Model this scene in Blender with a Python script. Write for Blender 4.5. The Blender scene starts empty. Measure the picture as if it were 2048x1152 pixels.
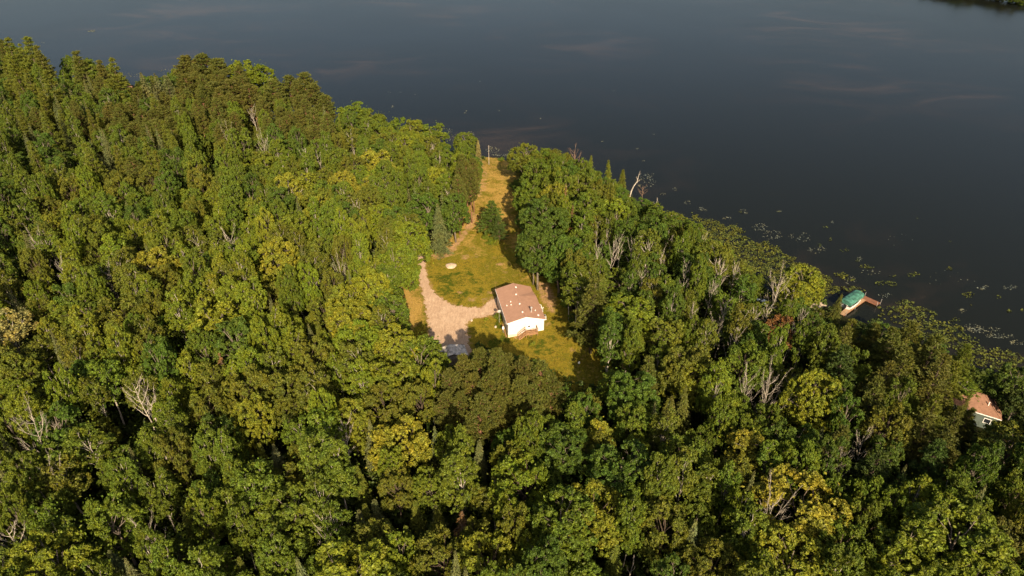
import bpy, math, random
import numpy as np
from mathutils import Vector, Matrix

# ------------------------------------------------------------------ camera, sky, sun, exposure
S = bpy.context.scene
C = S.collection
PITCH, CAM_H = 33.0, 85.0
cam_d = bpy.data.cameras.new('camera')
cam = bpy.data.objects.new('camera', cam_d)
C.objects.link(cam)
cam.location = (0, 0, CAM_H)
cam.rotation_euler = (math.radians(90 - PITCH), 0, 0)
cam_d.sensor_width = 36.0
cam_d.lens = 36.0 * 1366.0 / 2048.0
cam_d.clip_start = 0.5
cam_d.clip_end = 12000
S.camera = cam

SUN_EL, SUN_AZ = 31.0, 169.0          # azimuth from +Y towards +X
w = bpy.data.worlds.new('World')
S.world = w
w.use_nodes = True
wn = w.node_tree.nodes
wn.clear()
wo = wn.new('ShaderNodeOutputWorld')
wb = wn.new('ShaderNodeBackground')
ws = wn.new('ShaderNodeTexSky')
ws.sky_type = 'NISHITA'
ws.sun_disc = False
ws.sun_elevation = math.radians(SUN_EL)
ws.sun_rotation = math.radians(SUN_AZ)
ws.air_density = 1.0
ws.dust_density = 5.0
ws.ozone_density = 0.6
wb.inputs['Strength'].default_value = 0.07
w.node_tree.links.new(ws.outputs[0], wb.inputs[0])
w.node_tree.links.new(wb.outputs[0], wo.inputs[0])

sd = bpy.data.lights.new('sun', 'SUN')
sd.energy = 5.0
sd.angle = math.radians(0.5)
sd.color = (1.0, 0.80, 0.56)
sun = bpy.data.objects.new('sun', sd)
C.objects.link(sun)
el, az = math.radians(SUN_EL), math.radians(SUN_AZ)
to_sun = Vector((math.sin(az) * math.cos(el), math.cos(az) * math.cos(el), math.sin(el)))
sun.rotation_euler = to_sun.to_track_quat('Z', 'Y').to_euler()
sun.location = (60, -60, 200)

S.view_settings.view_transform = 'Standard'
S.view_settings.look = 'None'
S.view_settings.exposure = 1.0
S.view_settings.gamma = 1.0
S.view_settings.use_curve_mapping = False
try:
    S.cycles.max_bounces = 5
    S.cycles.diffuse_bounces = 2
    S.cycles.transmission_bounces = 2
    S.cycles.glossy_bounces = 2
    S.cycles.transparent_max_bounces = 4
except Exception:
    pass

rnd = random.Random(7)
rng = np.random.default_rng(11)

# ------------------------------------------------------------------ survey helpers (photograph pixel -> place on the ground)
F = 1366.0
cp, sp_ = math.cos(math.radians(PITCH)), math.sin(math.radians(PITCH))
LAKE_Z = -2.5


def at_z(u, v, z):
    x = (u - 1024) / F
    y = -(v - 576) / F
    d = (x, cp + y * sp_, -sp_ + y * cp)
    t = (z - CAM_H) / d[2]
    return (t * d[0], t * d[1])


def proj(x, y, z):
    dz = z - CAM_H
    d = y * cp - dz * sp_
    return 1024 + F * x / d, 576 - F * (y * sp_ + dz * cp) / d


def in_poly(x, y, poly):
    c = False
    j = len(poly) - 1
    for i in range(len(poly)):
        xi, yi = poly[i]
        xj, yj = poly[j]
        if (yi > y) != (yj > y) and x < (xj - xi) * (y - yi) / (yj - yi) + xi:
            c = not c
        j = i
    return c


def in_poly_np(X, Y, poly):
    c = np.zeros(X.shape, bool)
    j = len(poly) - 1
    for i in range(len(poly)):
        xi, yi = poly[i]
        xj, yj = poly[j]
        if yi != yj:
            k = ((yi > Y) != (yj > Y)) & (X < (xj - xi) * (Y - yi) / (yj - yi) + xi)
            c ^= k
        j = i
    return c


def dist_line_np(X, Y, pts):
    d = np.full(X.shape, 1e9)
    for (ax, ay), (bx, by) in zip(pts[:-1], pts[1:]):
        vx, vy = bx - ax, by - ay
        L = vx * vx + vy * vy + 1e-9
        t = np.clip(((X - ax) * vx + (Y - ay) * vy) / L, 0, 1)
        d = np.minimum(d, np.hypot(X - ax - t * vx, Y - ay - t * vy))
    return d


def interp(u, pts):
    return float(np.interp(u, [p[0] for p in pts], [p[1] for p in pts]))


shore_px = [(-300, 130), (0, 148), (100, 156), (180, 166), (250, 168), (330, 180), (400, 195), (500, 222), (600, 255),
            (700, 292), (800, 304), (900, 304), (960, 314), (1000, 318), (1050, 338), (1150, 378), (1280, 408),
            (1350, 455), (1420, 505), (1500, 560), (1580, 600), (1640, 606), (1690, 634), (1760, 655), (1850, 695),
            (1950, 735), (2048, 770), (2250, 830)]
shore = [at_z(u, v, LAKE_Z) for u, v in shore_px]
shore = [(-1500, 700), (-600, 430)] + shore + [(260, 60), (700, -100), (3000, -600)]
land_poly = shore + [(3000, -3000), (-3000, -3000), (-3000, 700)]
far_px = [(1815, -16), (1870, -9), (1930, -4), (1990, 4), (2048, 13), (2150, 28)]
far = [at_z(u, v, LAKE_Z) for u, v in far_px]
far = [(330, 1500), (300, 800)] + far + [(500, 380), (900, 200), (3000, 100)]
far_poly = far + [(3000, 3000), (330, 3000)]
west_far = [(-3000, 1100), (-900, 1300), (330, 1500)]
north_poly = [(-3000, 1100), (-900, 1300), (330, 1500), (330, 4000), (-3000, 4000)]


def smooth(t):
    t = np.clip(t, 0, 1)
    return t * t * (3 - 2 * t)


def base_h(X, Y):
    d = dist_line_np(X, Y, shore)
    ins = in_poly_np(X, Y, land_poly)
    near = -0.9 + 0.9 * smooth((X + 1.5) / 8.5)
    und = 0.5 * np.sin(X * 0.045 + 1.0) * np.sin(Y * 0.038) + 0.25 * np.sin(X * 0.13 + Y * 0.07)
    away = smooth((np.hypot(X - 0, (Y - 130) * 0.5) - 22) / 15)
    z = near + und * away
    z_land = LAKE_Z + 0.05 + (z - LAKE_Z - 0.05) * smooth(d / 16)
    z_w = LAKE_Z - 0.02 - np.minimum(d, 40) * 0.08
    out = np.where(ins, z_land, z_w)
    for pl, poly in ((far, far_poly), (west_far, north_poly)):
        dd = dist_line_np(X, Y, pl)
        i2 = in_poly_np(X, Y, poly)
        out = np.where(i2, LAKE_Z + 0.05 + 6 * smooth(dd / 120), out)
    return out


def gz(x, y):
    return float(base_h(np.array([float(x)]), np.array([float(y)]))[0])


def on_ground(u, v):
    z = 0.0
    for _ in range(3):
        x, y = at_z(u, v, z)
        z = gz(x, y)
    x, y = at_z(u, v, z)
    return x, y, gz(x, y)


# ------------------------------------------------------------------ mesh helpers
def mesh_np(name, V, Fq, mat, smooth_shade=False):
    """V (n,3), Fq list of arrays of faces (m,k) with k constant in each array"""
    me = bpy.data.meshes.new(name)
    V = np.asarray(V, np.float32)
    if not isinstance(Fq, list):
        Fq = [Fq]
    Fq = [np.asarray(f, np.int32) for f in Fq if len(f)]
    loops = np.concatenate([f.ravel() for f in Fq])
    sizes = np.concatenate([np.full(len(f), f.shape[1], np.int32) for f in Fq])
    starts = np.concatenate([[0], np.cumsum(sizes)[:-1]]).astype(np.int32)
    me.vertices.add(len(V))
    me.vertices.foreach_set('co', V.ravel())
    me.loops.add(len(loops))
    me.loops.foreach_set('vertex_index', loops)
    me.polygons.add(len(sizes))
    me.polygons.foreach_set('loop_start', starts)
    me.polygons.foreach_set('loop_total', sizes)
    me.polygons.foreach_set('use_smooth', np.full(len(sizes), smooth_shade, bool))
    if mat is not None:
        me.materials.append(mat)
    me.update(calc_edges=True)
    return me


class MB:
    """collects boxes, quads and tubes; build() links them as one mesh object"""

    def __init__(self):
        self.v, self.q, self.t = [], [], []

    def quad(self, a, b, c, d):
        n = len(self.v)
        self.v += [tuple(a), tuple(b), tuple(c), tuple(d)]
        self.q.append((n, n + 1, n + 2, n + 3))

    def tri(self, a, b, c):
        n = len(self.v)
        self.v += [tuple(a), tuple(b), tuple(c)]
        self.t.append((n, n + 1, n + 2))

    def hexa(self, p):      # 8 points: bottom 4 (ccw), top 4
        n = len(self.v)
        self.v += [tuple(x) for x in p]
        for f in ((0, 3, 2, 1), (4, 5, 6, 7), (0, 1, 5, 4), (1, 2, 6, 5), (2, 3, 7, 6), (3, 0, 4, 7)):
            self.q.append(tuple(n + i for i in f))

    def box(self, x0, x1, y0, y1, z0, z1):
        self.hexa([(x0, y0, z0), (x1, y0, z0), (x1, y1, z0), (x0, y1, z0), (x0, y0, z1), (x1, y0, z1), (x1, y1, z1), (x0, y1, z1)])

    def slab(self, pts, th):   # polygon of 3 or 4 3-D points given thickness downwards
        if len(pts) == 4:
            self.hexa([(p[0], p[1], p[2] - th) for p in pts] + [tuple(p) for p in pts])
        else:
            n = len(self.v)
            self.v += [(p[0], p[1], p[2] - th) for p in pts] + [tuple(p) for p in pts]
            self.t += [(n, n + 2, n + 1), (n + 3, n + 4, n + 5)]
            for i in range(3):
                j = (i + 1) % 3
                self.q.append((n + i, n + j, n + 3 + j, n + 3 + i))

    def bar(self, a, b, wd, ht=None):
        ht = ht or wd
        a, b = Vector(a), Vector(b)
        d = (b - a).normalized()
        up = Vector((0, 0, 1)) if abs(d.z) < 0.95 else Vector((1, 0, 0))
        s = d.cross(up).normalized() * wd / 2
        u = s.cross(d).normalized() * ht / 2
        self.hexa([a - s - u, a + s - u, b + s - u, b - s - u, a - s + u, a + s + u, b + s + u, b - s + u])

    def tube(self, pts, rad, n=6, cap=True):
        pts = [np.array(p, float) for p in pts]
        base = len(self.v)
        prev = None
        for i, p in enumerate(pts):
            d = pts[min(i + 1, len(pts) - 1)] - pts[max(i - 1, 0)]
            d = d / (np.linalg.norm(d) + 1e-9)
            if prev is None:
                a = np.array([1.0, 0, 0]) if abs(d[0]) < 0.8 else np.array([0, 1.0, 0])
            else:
                a = prev
            s = a - d * a.dot(d)
            s /= np.linalg.norm(s) + 1e-9
            prev = s
            t = np.cross(d, s)
            for k in range(n):
                an = 2 * math.pi * k / n
                q = p + rad[i] * (math.cos(an) * s + math.sin(an) * t)
                self.v.append(tuple(q))
        for i in range(len(pts) - 1):
            for k in range(n):
                k2 = (k + 1) % n
                self.q.append((base + i * n + k, base + i * n + k2, base + (i + 1) * n + k2, base + (i + 1) * n + k))
        if cap:
            for i, rev in ((0, True), (len(pts) - 1, False)):
                n0 = len(self.v)
                self.v.append(tuple(pts[i]))
                for k in range(n):
                    k2 = (k + 1) % n
                    a_, b_ = base + i * n + k, base + i * n + k2
                    self.t.append((b_, a_, n0) if rev else (a_, b_, n0))

    def mesh(self, name, mat, smooth_shade=False):
        return mesh_np(name, np.array(self.v), [f for f in (np.array(self.q), np.array(self.t)) if len(f)], mat, smooth_shade)

    def build(self, name, mat, parent=None, smooth_shade=False):
        return link(name, self.mesh(name, mat, smooth_shade), parent)


def link(name, me, parent=None, loc=None):
    o = bpy.data.objects.new(name, me)
    C.objects.link(o)
    if parent is not None:
        o.parent = parent
    if loc is not None:
        o.location = loc
    return o


def tag(o, label=None, cat=None, group=None, kind=None):
    if label:
        o['label'] = label
    if cat:
        o['category'] = cat
    if group:
        o['group'] = group
    if kind:
        o['kind'] = kind
    return o


def empty(name, loc, rz=0.0, **k):
    o = bpy.data.objects.new(name, None)
    C.objects.link(o)
    o.location = loc
    o.rotation_euler = (0, 0, rz)
    o.empty_display_size = 0.5
    return tag(o, **k)


# ------------------------------------------------------------------ materials
def nmat(name):
    m = bpy.data.materials.new(name)
    m.use_nodes = True
    nt = m.node_tree
    nt.nodes.clear()
    out = nt.nodes.new('ShaderNodeOutputMaterial')
    return m, nt, nt.nodes, nt.links, out


def ramp(N, stops):
    r = N.new('ShaderNodeValToRGB')
    e = r.color_ramp.elements
    e[0].position, e[0].color = stops[0][0], (*stops[0][1], 1)
    e[1].position, e[1].color = stops[-1][0], (*stops[-1][1], 1)
    for p, c in stops[1:-1]:
        q = e.new(p)
        q.color = (*c, 1)
    return r


def noise(N, L, src, scale, detail=4, rough=0.6, dist=0.0):
    n = N.new('ShaderNodeTexNoise')
    n.inputs['Scale'].default_value = scale
    n.inputs['Detail'].default_value = detail
    n.inputs['Roughness'].default_value = rough
    n.inputs['Distortion'].default_value = dist
    if src is not None:
        L.new(src, n.inputs['Vector'])
    return n


def mixc(N, L, a, b, fac, mode='MIX'):
    m = N.new('ShaderNodeMix')
    m.data_type = 'RGBA'
    m.blend_type = mode
    for sock, val in ((m.inputs[6], a), (m.inputs[7], b), (m.inputs[0], fac)):
        if hasattr(val, 'links') or hasattr(val, 'is_linked'):
            L.new(val, sock)
        elif isinstance(val, tuple):
            sock.default_value = (*val, 1)
        else:
            sock.default_value = val
    return m.outputs[2]


def pbr(name, col, rough=0.7, var=0.15, scale=3.0, spec=0.3, metal=0.0, bump=0.0, bscale=20.0, stretch=None, grain=None):
    m, nt, N, L, out = nmat(name)
    b = N.new('ShaderNodeBsdfPrincipled')
    b.inputs['Roughness'].default_value = rough
    b.inputs['Specular IOR Level'].default_value = spec
    b.inputs['Metallic'].default_value = metal
    tc = N.new('ShaderNodeTexCoord')
    src = tc.outputs['Object']
    if stretch:
        mp = N.new('ShaderNodeMapping')
        mp.inputs['Scale'].default_value = stretch
        L.new(src, mp.inputs['Vector'])
        src = mp.outputs[0]
    n = noise(N, L, src, scale, 5)
    dark = tuple(c * (1 - var * 1.6) for c in col)
    lite = tuple(min(1, c * (1 + var)) for c in col)
    r = ramp(N, [(0.3, dark), (0.7, lite)])
    L.new(n.outputs['Fac'], r.inputs[0])
    colout = r.outputs[0]
    if grain:
        n2 = noise(N, L, src, grain[0], 3)
        r2 = ramp(N, [(0.35, (grain[1],) * 3), (0.65, (1, 1, 1))])
        L.new(n2.outputs['Fac'], r2.inputs[0])
        colout = mixc(N, L, colout, r2.outputs[0], 1.0, 'MULTIPLY')
    L.new(colout, b.inputs['Base Color'])
    if bump:
        nb = noise(N, L, src, bscale, 3)
        bp = N.new('ShaderNodeBump')
        bp.inputs['Strength'].default_value = bump
        bp.inputs['Distance'].default_value = 0.05
        L.new(nb.outputs['Fac'], bp.inputs['Height'])
        L.new(bp.outputs[0], b.inputs['Normal'])
    L.new(b.outputs[0], out.inputs[0])
    return m


def leaf_mat(name, trans=0.14, rough=0.55, spec=0.2, var=(0.45, 1.55), tipshift=(1.15, 1.0, 0.7)):
    """leaf colour = object colour, varied leaf by leaf and clump by clump"""
    m, nt, N, L, out = nmat(name)
    oi = N.new('ShaderNodeObjectInfo')
    geo = N.new('ShaderNodeNewGeometry')
    tc = N.new('ShaderNodeTexCoord')
    n = noise(N, L, tc.outputs['Object'], 0.55, 3)
    mr = N.new('ShaderNodeMapRange')
    mr.inputs[3].default_value = var[0]
    mr.inputs[4].default_value = var[1]
    L.new(geo.outputs['Random Per Island'], mr.inputs[0])
    mr2 = N.new('ShaderNodeMapRange')
    mr2.inputs[1].default_value = 0.35
    mr2.inputs[2].default_value = 0.65
    L.new(n.outputs['Fac'], mr2.inputs[0])
    shift = mixc(N, L, (0.86, 0.95, 1.05), tipshift, mr2.outputs[0])
    c1 = mixc(N, L, oi.outputs['Color'], shift, 1.0, 'MULTIPLY')
    comb = N.new('ShaderNodeCombineColor')
    for i in range(3):
        L.new(mr.outputs[0], comb.inputs[i])
    c2 = mixc(N, L, c1, comb.outputs[0], 1.0, 'MULTIPLY')
    b = N.new('ShaderNodeBsdfPrincipled')
    b.inputs['Roughness'].default_value = rough
    b.inputs['Specular IOR Level'].default_value = spec
    L.new(c2, b.inputs['Base Color'])
    tr = N.new('ShaderNodeBsdfTranslucent')
    L.new(c2, tr.inputs['Color'])
    mx = N.new('ShaderNodeMixShader')
    mx.inputs[0].default_value = trans
    L.new(b.outputs[0], mx.inputs[1])
    L.new(tr.outputs[0], mx.inputs[2])
    L.new(mx.outputs[0], out.inputs[0])
    return m


M = {}
M['leaf'] = leaf_mat('broad leaves')
M['needle'] = leaf_mat('needles', trans=0.08, rough=0.6, spec=0.2, var=(0.6, 1.4), tipshift=(1.12, 1.0, 0.85))
M['bark_white'] = pbr('white bark', (0.46, 0.41, 0.34), 0.8, 0.25, 1.5, grain=(5.0, 0.45))
M['bark_grey'] = pbr('grey bark', (0.20, 0.165, 0.125), 0.9, 0.3, 2.0, grain=(6.0, 0.5))
M['bark_brown'] = pbr('brown bark', (0.10, 0.072, 0.05), 0.9, 0.3, 2.0, grain=(6.0, 0.5))
M['bark_red'] = pbr('red pine bark', (0.26, 0.13, 0.075), 0.9, 0.3, 2.0, grain=(5.0, 0.5))
M['dead_wood'] = pbr('bleached dead wood', (0.50, 0.44, 0.36), 0.85, 0.25, 1.2, grain=(4.0, 0.55))
M['dead_brown'] = pbr('brown dead wood', (0.24, 0.155, 0.10), 0.9, 0.3, 1.2, grain=(4.0, 0.6))
M['shingle'] = pbr('brown roof shingles', (0.37, 0.215, 0.145), 0.85, 0.07, 1.2, bump=0.3, bscale=9, grain=(14.0, 0.8))
M['shingle_red'] = pbr('red brown roof shingles', (0.25, 0.135, 0.085), 0.85, 0.12, 1.5, bump=0.3, bscale=9, grain=(10.0, 0.7))
M['shingle_grey'] = pbr('grey weathered shingles', (0.68, 0.62, 0.54), 0.85, 0.4, 1.6, bump=0.3, bscale=9, grain=(7.0, 0.6))
M['siding'] = pbr('white vinyl siding', (0.60, 0.57, 0.52), 0.5, 0.04, 0.8)
M['skirting'] = pbr('tan skirting', (0.66, 0.52, 0.34), 0.6, 0.08, 2.0)
M['trim'] = pbr('white trim', (0.80, 0.78, 0.74), 0.5, 0.03, 2.0)
M['wood'] = pbr('treated lumber', (0.36, 0.20, 0.095), 0.75, 0.2, 3.0, grain=(18.0, 0.6))
M['wood_new'] = pbr('dock planks', (0.46, 0.29, 0.16), 0.75, 0.25, 2.5, grain=(15.0, 0.6))
M['wood_dark'] = pbr('stained planks', (0.27, 0.12, 0.065), 0.75, 0.3, 2.5, grain=(9.0, 0.5))
M['glass'] = pbr('dark window glass', (0.015, 0.018, 0.022), 0.08, 0.1, 2.0, spec=0.6)
M['metal'] = pbr('galvanised metal', (0.55, 0.54, 0.52), 0.4, 0.1, 4.0, metal=0.6)
M['grey_box'] = pbr('grey painted metal', (0.36, 0.36, 0.34), 0.5, 0.12, 4.0)
M['white_paint'] = pbr('white gelcoat', (0.78, 0.76, 0.72), 0.35, 0.04, 2.0)
M['canvas'] = pbr('green boat canvas', (0.055, 0.17, 0.125), 0.6, 0.45, 1.6, bump=0.6, bscale=2.5)
M['wall_green'] = pbr('grey green siding', (0.085, 0.11, 0.095), 0.7, 0.1, 2.0)
M['wall_grey'] = pbr('weathered grey wall', (0.20, 0.19, 0.18), 0.8, 0.2, 2.0)
M['car'] = pbr('pale blue car paint', (0.42, 0.50, 0.58), 0.25, 0.05, 2.0, spec=0.6)
M['rubber'] = pbr('black rubber', (0.02, 0.02, 0.02), 0.8, 0.1, 3.0)
M['stone'] = pbr('pale stone', (0.48, 0.40, 0.32), 0.9, 0.3, 2.0)
M['ash'] = pbr('pale sand', (0.46, 0.36, 0.25), 0.95, 0.15, 3.0, bump=0.5, bscale=8)
M['concrete'] = pbr('concrete', (0.46, 0.42, 0.37), 0.9, 0.15, 3.0)


def ground_mat():
    m, nt, N, L, out = nmat('forest floor')
    tc = N.new('ShaderNodeTexCoord')
    n = noise(N, L, tc.outputs['Object'], 0.12, 6, 0.65)
    r = ramp(N, [(0.3, (0.010, 0.013, 0.005)), (0.5, (0.020, 0.022, 0.008)), (0.72, (0.038, 0.027, 0.013))])
    L.new(n.outputs['Fac'], r.inputs[0])
    n2 = noise(N, L, tc.outputs['Object'], 2.5, 4)
    r2 = ramp(N, [(0.35, (0.5, 0.5, 0.5)), (0.65, (1.2, 1.2, 1.2))])
    L.new(n2.outputs['Fac'], r2.inputs[0])
    b = N.new('ShaderNodeBsdfPrincipled')
    b.inputs['Roughness'].default_value = 1.0
    b.inputs['Specular IOR Level'].default_value = 0.05
    L.new(mixc(N, L, r.outputs[0], r2.outputs[0], 1.0, 'MULTIPLY'), b.inputs['Base Color'])
    bp = N.new('ShaderNodeBump')
    bp.inputs['Strength'].default_value = 0.8
    bp.inputs['Distance'].default_value = 0.3
    L.new(n2.outputs['Fac'], bp.inputs['Height'])
    L.new(bp.outputs[0], b.inputs['Normal'])
    L.new(b.outputs[0], out.inputs[0])
    return m


def lawn_mat():
    m, nt, N, L, out = nmat('mown grass with dry patches')
    tc = N.new('ShaderNodeTexCoord')
    at = N.new('ShaderNodeAttribute')
    at.attribute_name = 'dirt'
    dr = N.new('ShaderNodeAttribute')
    dr.attribute_name = 'dry'
    n1 = noise(N, L, tc.outputs['Object'], 0.16, 6, 0.68, 0.6)
    n2 = noise(N, L, tc.outputs['Object'], 0.9, 6, 0.7, 0.3)
    n3 = noise(N, L, tc.outputs['Object'], 5.0, 4, 0.7)
    # dryness
    a1 = N.new('ShaderNodeMath'); a1.operation = 'MULTIPLY_ADD'
    L.new(n1.outputs['Fac'], a1.inputs[0]); a1.inputs[1].default_value = 1.1
    L.new(dr.outputs['Fac'], a1.inputs[2])
    a2 = N.new('ShaderNodeMath'); a2.operation = 'MULTIPLY_ADD'
    L.new(n2.outputs['Fac'], a2.inputs[0]); a2.inputs[1].default_value = 0.7
    L.new(a1.outputs[0], a2.inputs[2])
    r = ramp(N, [(0.55, (0.052, 0.070, 0.007)), (0.95, (0.112, 0.108, 0.010)), (1.25 / 1.6, (0.195, 0.148, 0.018)), (1.0, (0.31, 0.205, 0.055))])
    e = r.color_ramp.elements
    e[0].position, e[1].position, e[2].position, e[3].position = 0.42, 0.52, 0.62, 0.76
    sc = N.new('ShaderNodeMath'); sc.operation = 'MULTIPLY'
    L.new(a2.outputs[0], sc.inputs[0]); sc.inputs[1].default_value = 0.6
    L.new(sc.outputs[0], r.inputs[0])
    # bare soil
    s1 = N.new('ShaderNodeMath'); s1.operation = 'ADD'
    L.new(at.outputs['Fac'], s1.inputs[0]); L.new(n2.outputs['Fac'], s1.inputs[1])
    mr = N.new('ShaderNodeMapRange')
    mr.inputs[1].default_value = 0.92; mr.inputs[2].default_value = 1.22
    L.new(s1.outputs[0], mr.inputs[0])
    soil = ramp(N, [(0.3, (0.27, 0.155, 0.085)), (0.7, (0.40, 0.25, 0.15))])
    L.new(n3.outputs['Fac'], soil.inputs[0])
    c = mixc(N, L, r.outputs[0], soil.outputs[0], mr.outputs[0])
    g = ramp(N, [(0.32, (0.58, 0.60, 0.58)), (0.68, (1.55, 1.5, 1.42))])
    L.new(n3.outputs['Fac'], g.inputs[0])
    c = mixc(N, L, c, g.outputs[0], 1.0, 'MULTIPLY')
    b = N.new('ShaderNodeBsdfPrincipled')
    b.inputs['Roughness'].default_value = 1.0
    b.inputs['Specular IOR Level'].default_value = 0.05
    L.new(c, b.inputs['Base Color'])
    bp = N.new('ShaderNodeBump')
    bp.inputs['Strength'].default_value = 0.7
    bp.inputs['Distance'].default_value = 0.12
    L.new(n3.outputs['Fac'], bp.inputs['Height'])
    L.new(bp.outputs[0], b.inputs['Normal'])
    L.new(b.outputs[0], out.inputs[0])
    return m


def gravel_mat():
    m, nt, N, L, out = nmat('sandy gravel')
    tc = N.new('ShaderNodeTexCoord')
    n1 = noise(N, L, tc.outputs['Object'], 0.5, 6, 0.7, 1.0)
    mp = N.new('ShaderNodeMapping')
    mp.inputs['Scale'].default_value = (3.0, 0.5, 1)
    mp.inputs['Rotation'].default_value = (0, 0, math.radians(12))
    L.new(tc.outputs['Object'], mp.inputs['Vector'])
    n2 = noise(N, L, mp.outputs[0], 1.0, 6, 0.7, 1.2)
    n3 = noise(N, L, tc.outputs['Object'], 9.0, 3)
    r = ramp(N, [(0.3, (0.40, 0.275, 0.18)), (0.55, (0.48, 0.345, 0.235)), (0.75, (0.55, 0.415, 0.295))])
    L.new(n1.outputs['Fac'], r.inputs[0])
    r2 = ramp(N, [(0.38, (0.80, 0.78, 0.76)), (0.6, (1.05, 1.05, 1.05))])
    L.new(n2.outputs['Fac'], r2.inputs[0])
    r3 = ramp(N, [(0.3, (0.75, 0.75, 0.75)), (0.7, (1.2, 1.2, 1.2))])
    L.new(n3.outputs['Fac'], r3.inputs[0])
    c = mixc(N, L, r.outputs[0], r2.outputs[0], 1.0, 'MULTIPLY')
    c = mixc(N, L, c, r3.outputs[0], 1.0, 'MULTIPLY')
    b = N.new('ShaderNodeBsdfPrincipled')
    b.inputs['Roughness'].default_value = 1.0
    b.inputs['Specular IOR Level'].default_value = 0.05
    L.new(c, b.inputs['Base Color'])
    bp = N.new('ShaderNodeBump')
    bp.inputs['Strength'].default_value = 0.6
    bp.inputs['Distance'].default_value = 0.1
    L.new(n2.outputs['Fac'], bp.inputs['Height'])
    L.new(bp.outputs[0], b.inputs['Normal'])
    L.new(b.outputs[0], out.inputs[0])
    return m


def water_mat():
    m, nt, N, L, out = nmat('dark lake water')
    tc = N.new('ShaderNodeTexCoord')
    # submerged weed beds show as faint brown clouds
    mp = N.new('ShaderNodeMapping')
    mp.inputs['Scale'].default_value = (0.55, 1.0, 1.0)
    L.new(tc.outputs['Object'], mp.inputs['Vector'])
    n1 = noise(N, L, mp.outputs[0], 0.030, 7, 0.62, 1.5)
    n1b = noise(N, L, tc.outputs['Object'], 0.008, 2, 0.5)
    ad = N.new('ShaderNodeMath'); ad.operation = 'ADD'
    L.new(n1.outputs['Fac'], ad.inputs[0]); L.new(n1b.outputs['Fac'], ad.inputs[1])
    r = ramp(N, [(0.50, (0.0075, 0.0088, 0.0062)), (0.56, (0.0115, 0.0110, 0.0078)), (0.64, (0.030, 0.022, 0.0145))])
    hf = N.new('ShaderNodeMath'); hf.operation = 'MULTIPLY'
    hf.inputs[1].default_value = 0.5
    L.new(ad.outputs[0], hf.inputs[0])
    L.new(hf.outputs[0], r.inputs[0])
    b = N.new('ShaderNodeBsdfPrincipled')
    b.inputs['IOR'].default_value = 1.33
    b.inputs['Specular IOR Level'].default_value = 0.20
    b.inputs['Specular Tint'].default_value = (0.95, 0.87, 0.74, 1)
    n4 = noise(N, L, tc.outputs['Object'], 0.012, 3, 0.5, 0.8)
    rr = N.new('ShaderNodeMapRange')
    rr.inputs[1].default_value = 0.4; rr.inputs[2].default_value = 0.6
    rr.inputs[3].default_value = 0.14; rr.inputs[4].default_value = 0.165
    L.new(n4.outputs['Fac'], rr.inputs[0])
    L.new(rr.outputs[0], b.inputs['Roughness'])
    L.new(r.outputs[0], b.inputs['Base Color'])
    n2 = noise(N, L, tc.outputs['Object'], 0.9, 4, 0.6)
    n3 = noise(N, L, tc.outputs['Object'], 0.18, 3, 0.5)
    s = N.new('ShaderNodeMath'); s.operation = 'ADD'
    L.new(n2.outputs['Fac'], s.inputs[0]); L.new(n3.outputs['Fac'], s.inputs[1])
    bp = N.new('ShaderNodeBump')
    bp.inputs['Strength'].default_value = 0.25
    bp.inputs['Distance'].default_value = 0.12
    L.new(s.outputs[0], bp.inputs['Height'])
    L.new(bp.outputs[0], b.inputs['Normal'])
    L.new(b.outputs[0], out.inputs[0])
    return m


M['ground'] = ground_mat()
M['lawn'] = lawn_mat()
M['gravel'] = gravel_mat()
M['water'] = water_mat()

# ------------------------------------------------------------------ the setting
# terrain: fine where the photograph looks, coarse to the horizon
xs = np.concatenate([[-3000, -2000, -1200, -800, -600, -450, -380], np.arange(-330, 150, 2.2), [155, 165, 180, 200, 240, 300, 400, 600, 1000, 1800, 3000]])
ys = np.concatenate([[-3000, -1500, -700, -300, -120, -40, 0, 20], np.arange(30, 380, 2.0), [390, 410, 440, 480, 540, 620, 720, 850, 1000, 1200, 1500, 2000, 4000]])
X, Y = np.meshgrid(xs, ys)
Z = base_h(X, Y)
V = np.stack([X.ravel(), Y.ravel(), Z.ravel()], 1)
nx, ny = len(xs), len(ys)
i, j = np.meshgrid(np.arange(nx - 1), np.arange(ny - 1))
a = (j * nx + i).ravel()
Fq = np.stack([a, a + 1, a + 1 + nx, a + nx], 1)
g_ob = link('ground', mesh_np('ground', V, Fq, M['ground'], True))
tag(g_ob, kind='structure')

wm = MB()
wm.quad((-3000, -100, LAKE_Z), (3000, -100, LAKE_Z), (3000, 4000, LAKE_Z), (-3000, 4000, LAKE_Z))
tag(wm.build('lake_water', M['water']), kind='structure')

# the clearing as the photograph shows it (pixels)
clear_px = [(984, 316), (1004, 314), (1024, 318), (1030, 350), (1034, 400), (1038, 450), (1034, 500), (1040, 535), (1050, 560), (1092, 566), (1112, 590),
            (1122, 640), (1132, 690), (1165, 702), (1205, 728), (1196, 770), (1150, 785), (1118, 768), (1112, 745), (1080, 722), (1040, 712), (1000, 700),
            (938, 694), (930, 712), (884, 716), (878, 697), (840, 680), (806, 662), (803, 600), (812, 575), (833, 548), (838, 512), (850, 500), (868, 512),
            (905, 500), (925, 470), (948, 452), (954, 400), (966, 365), (972, 335)]


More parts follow.
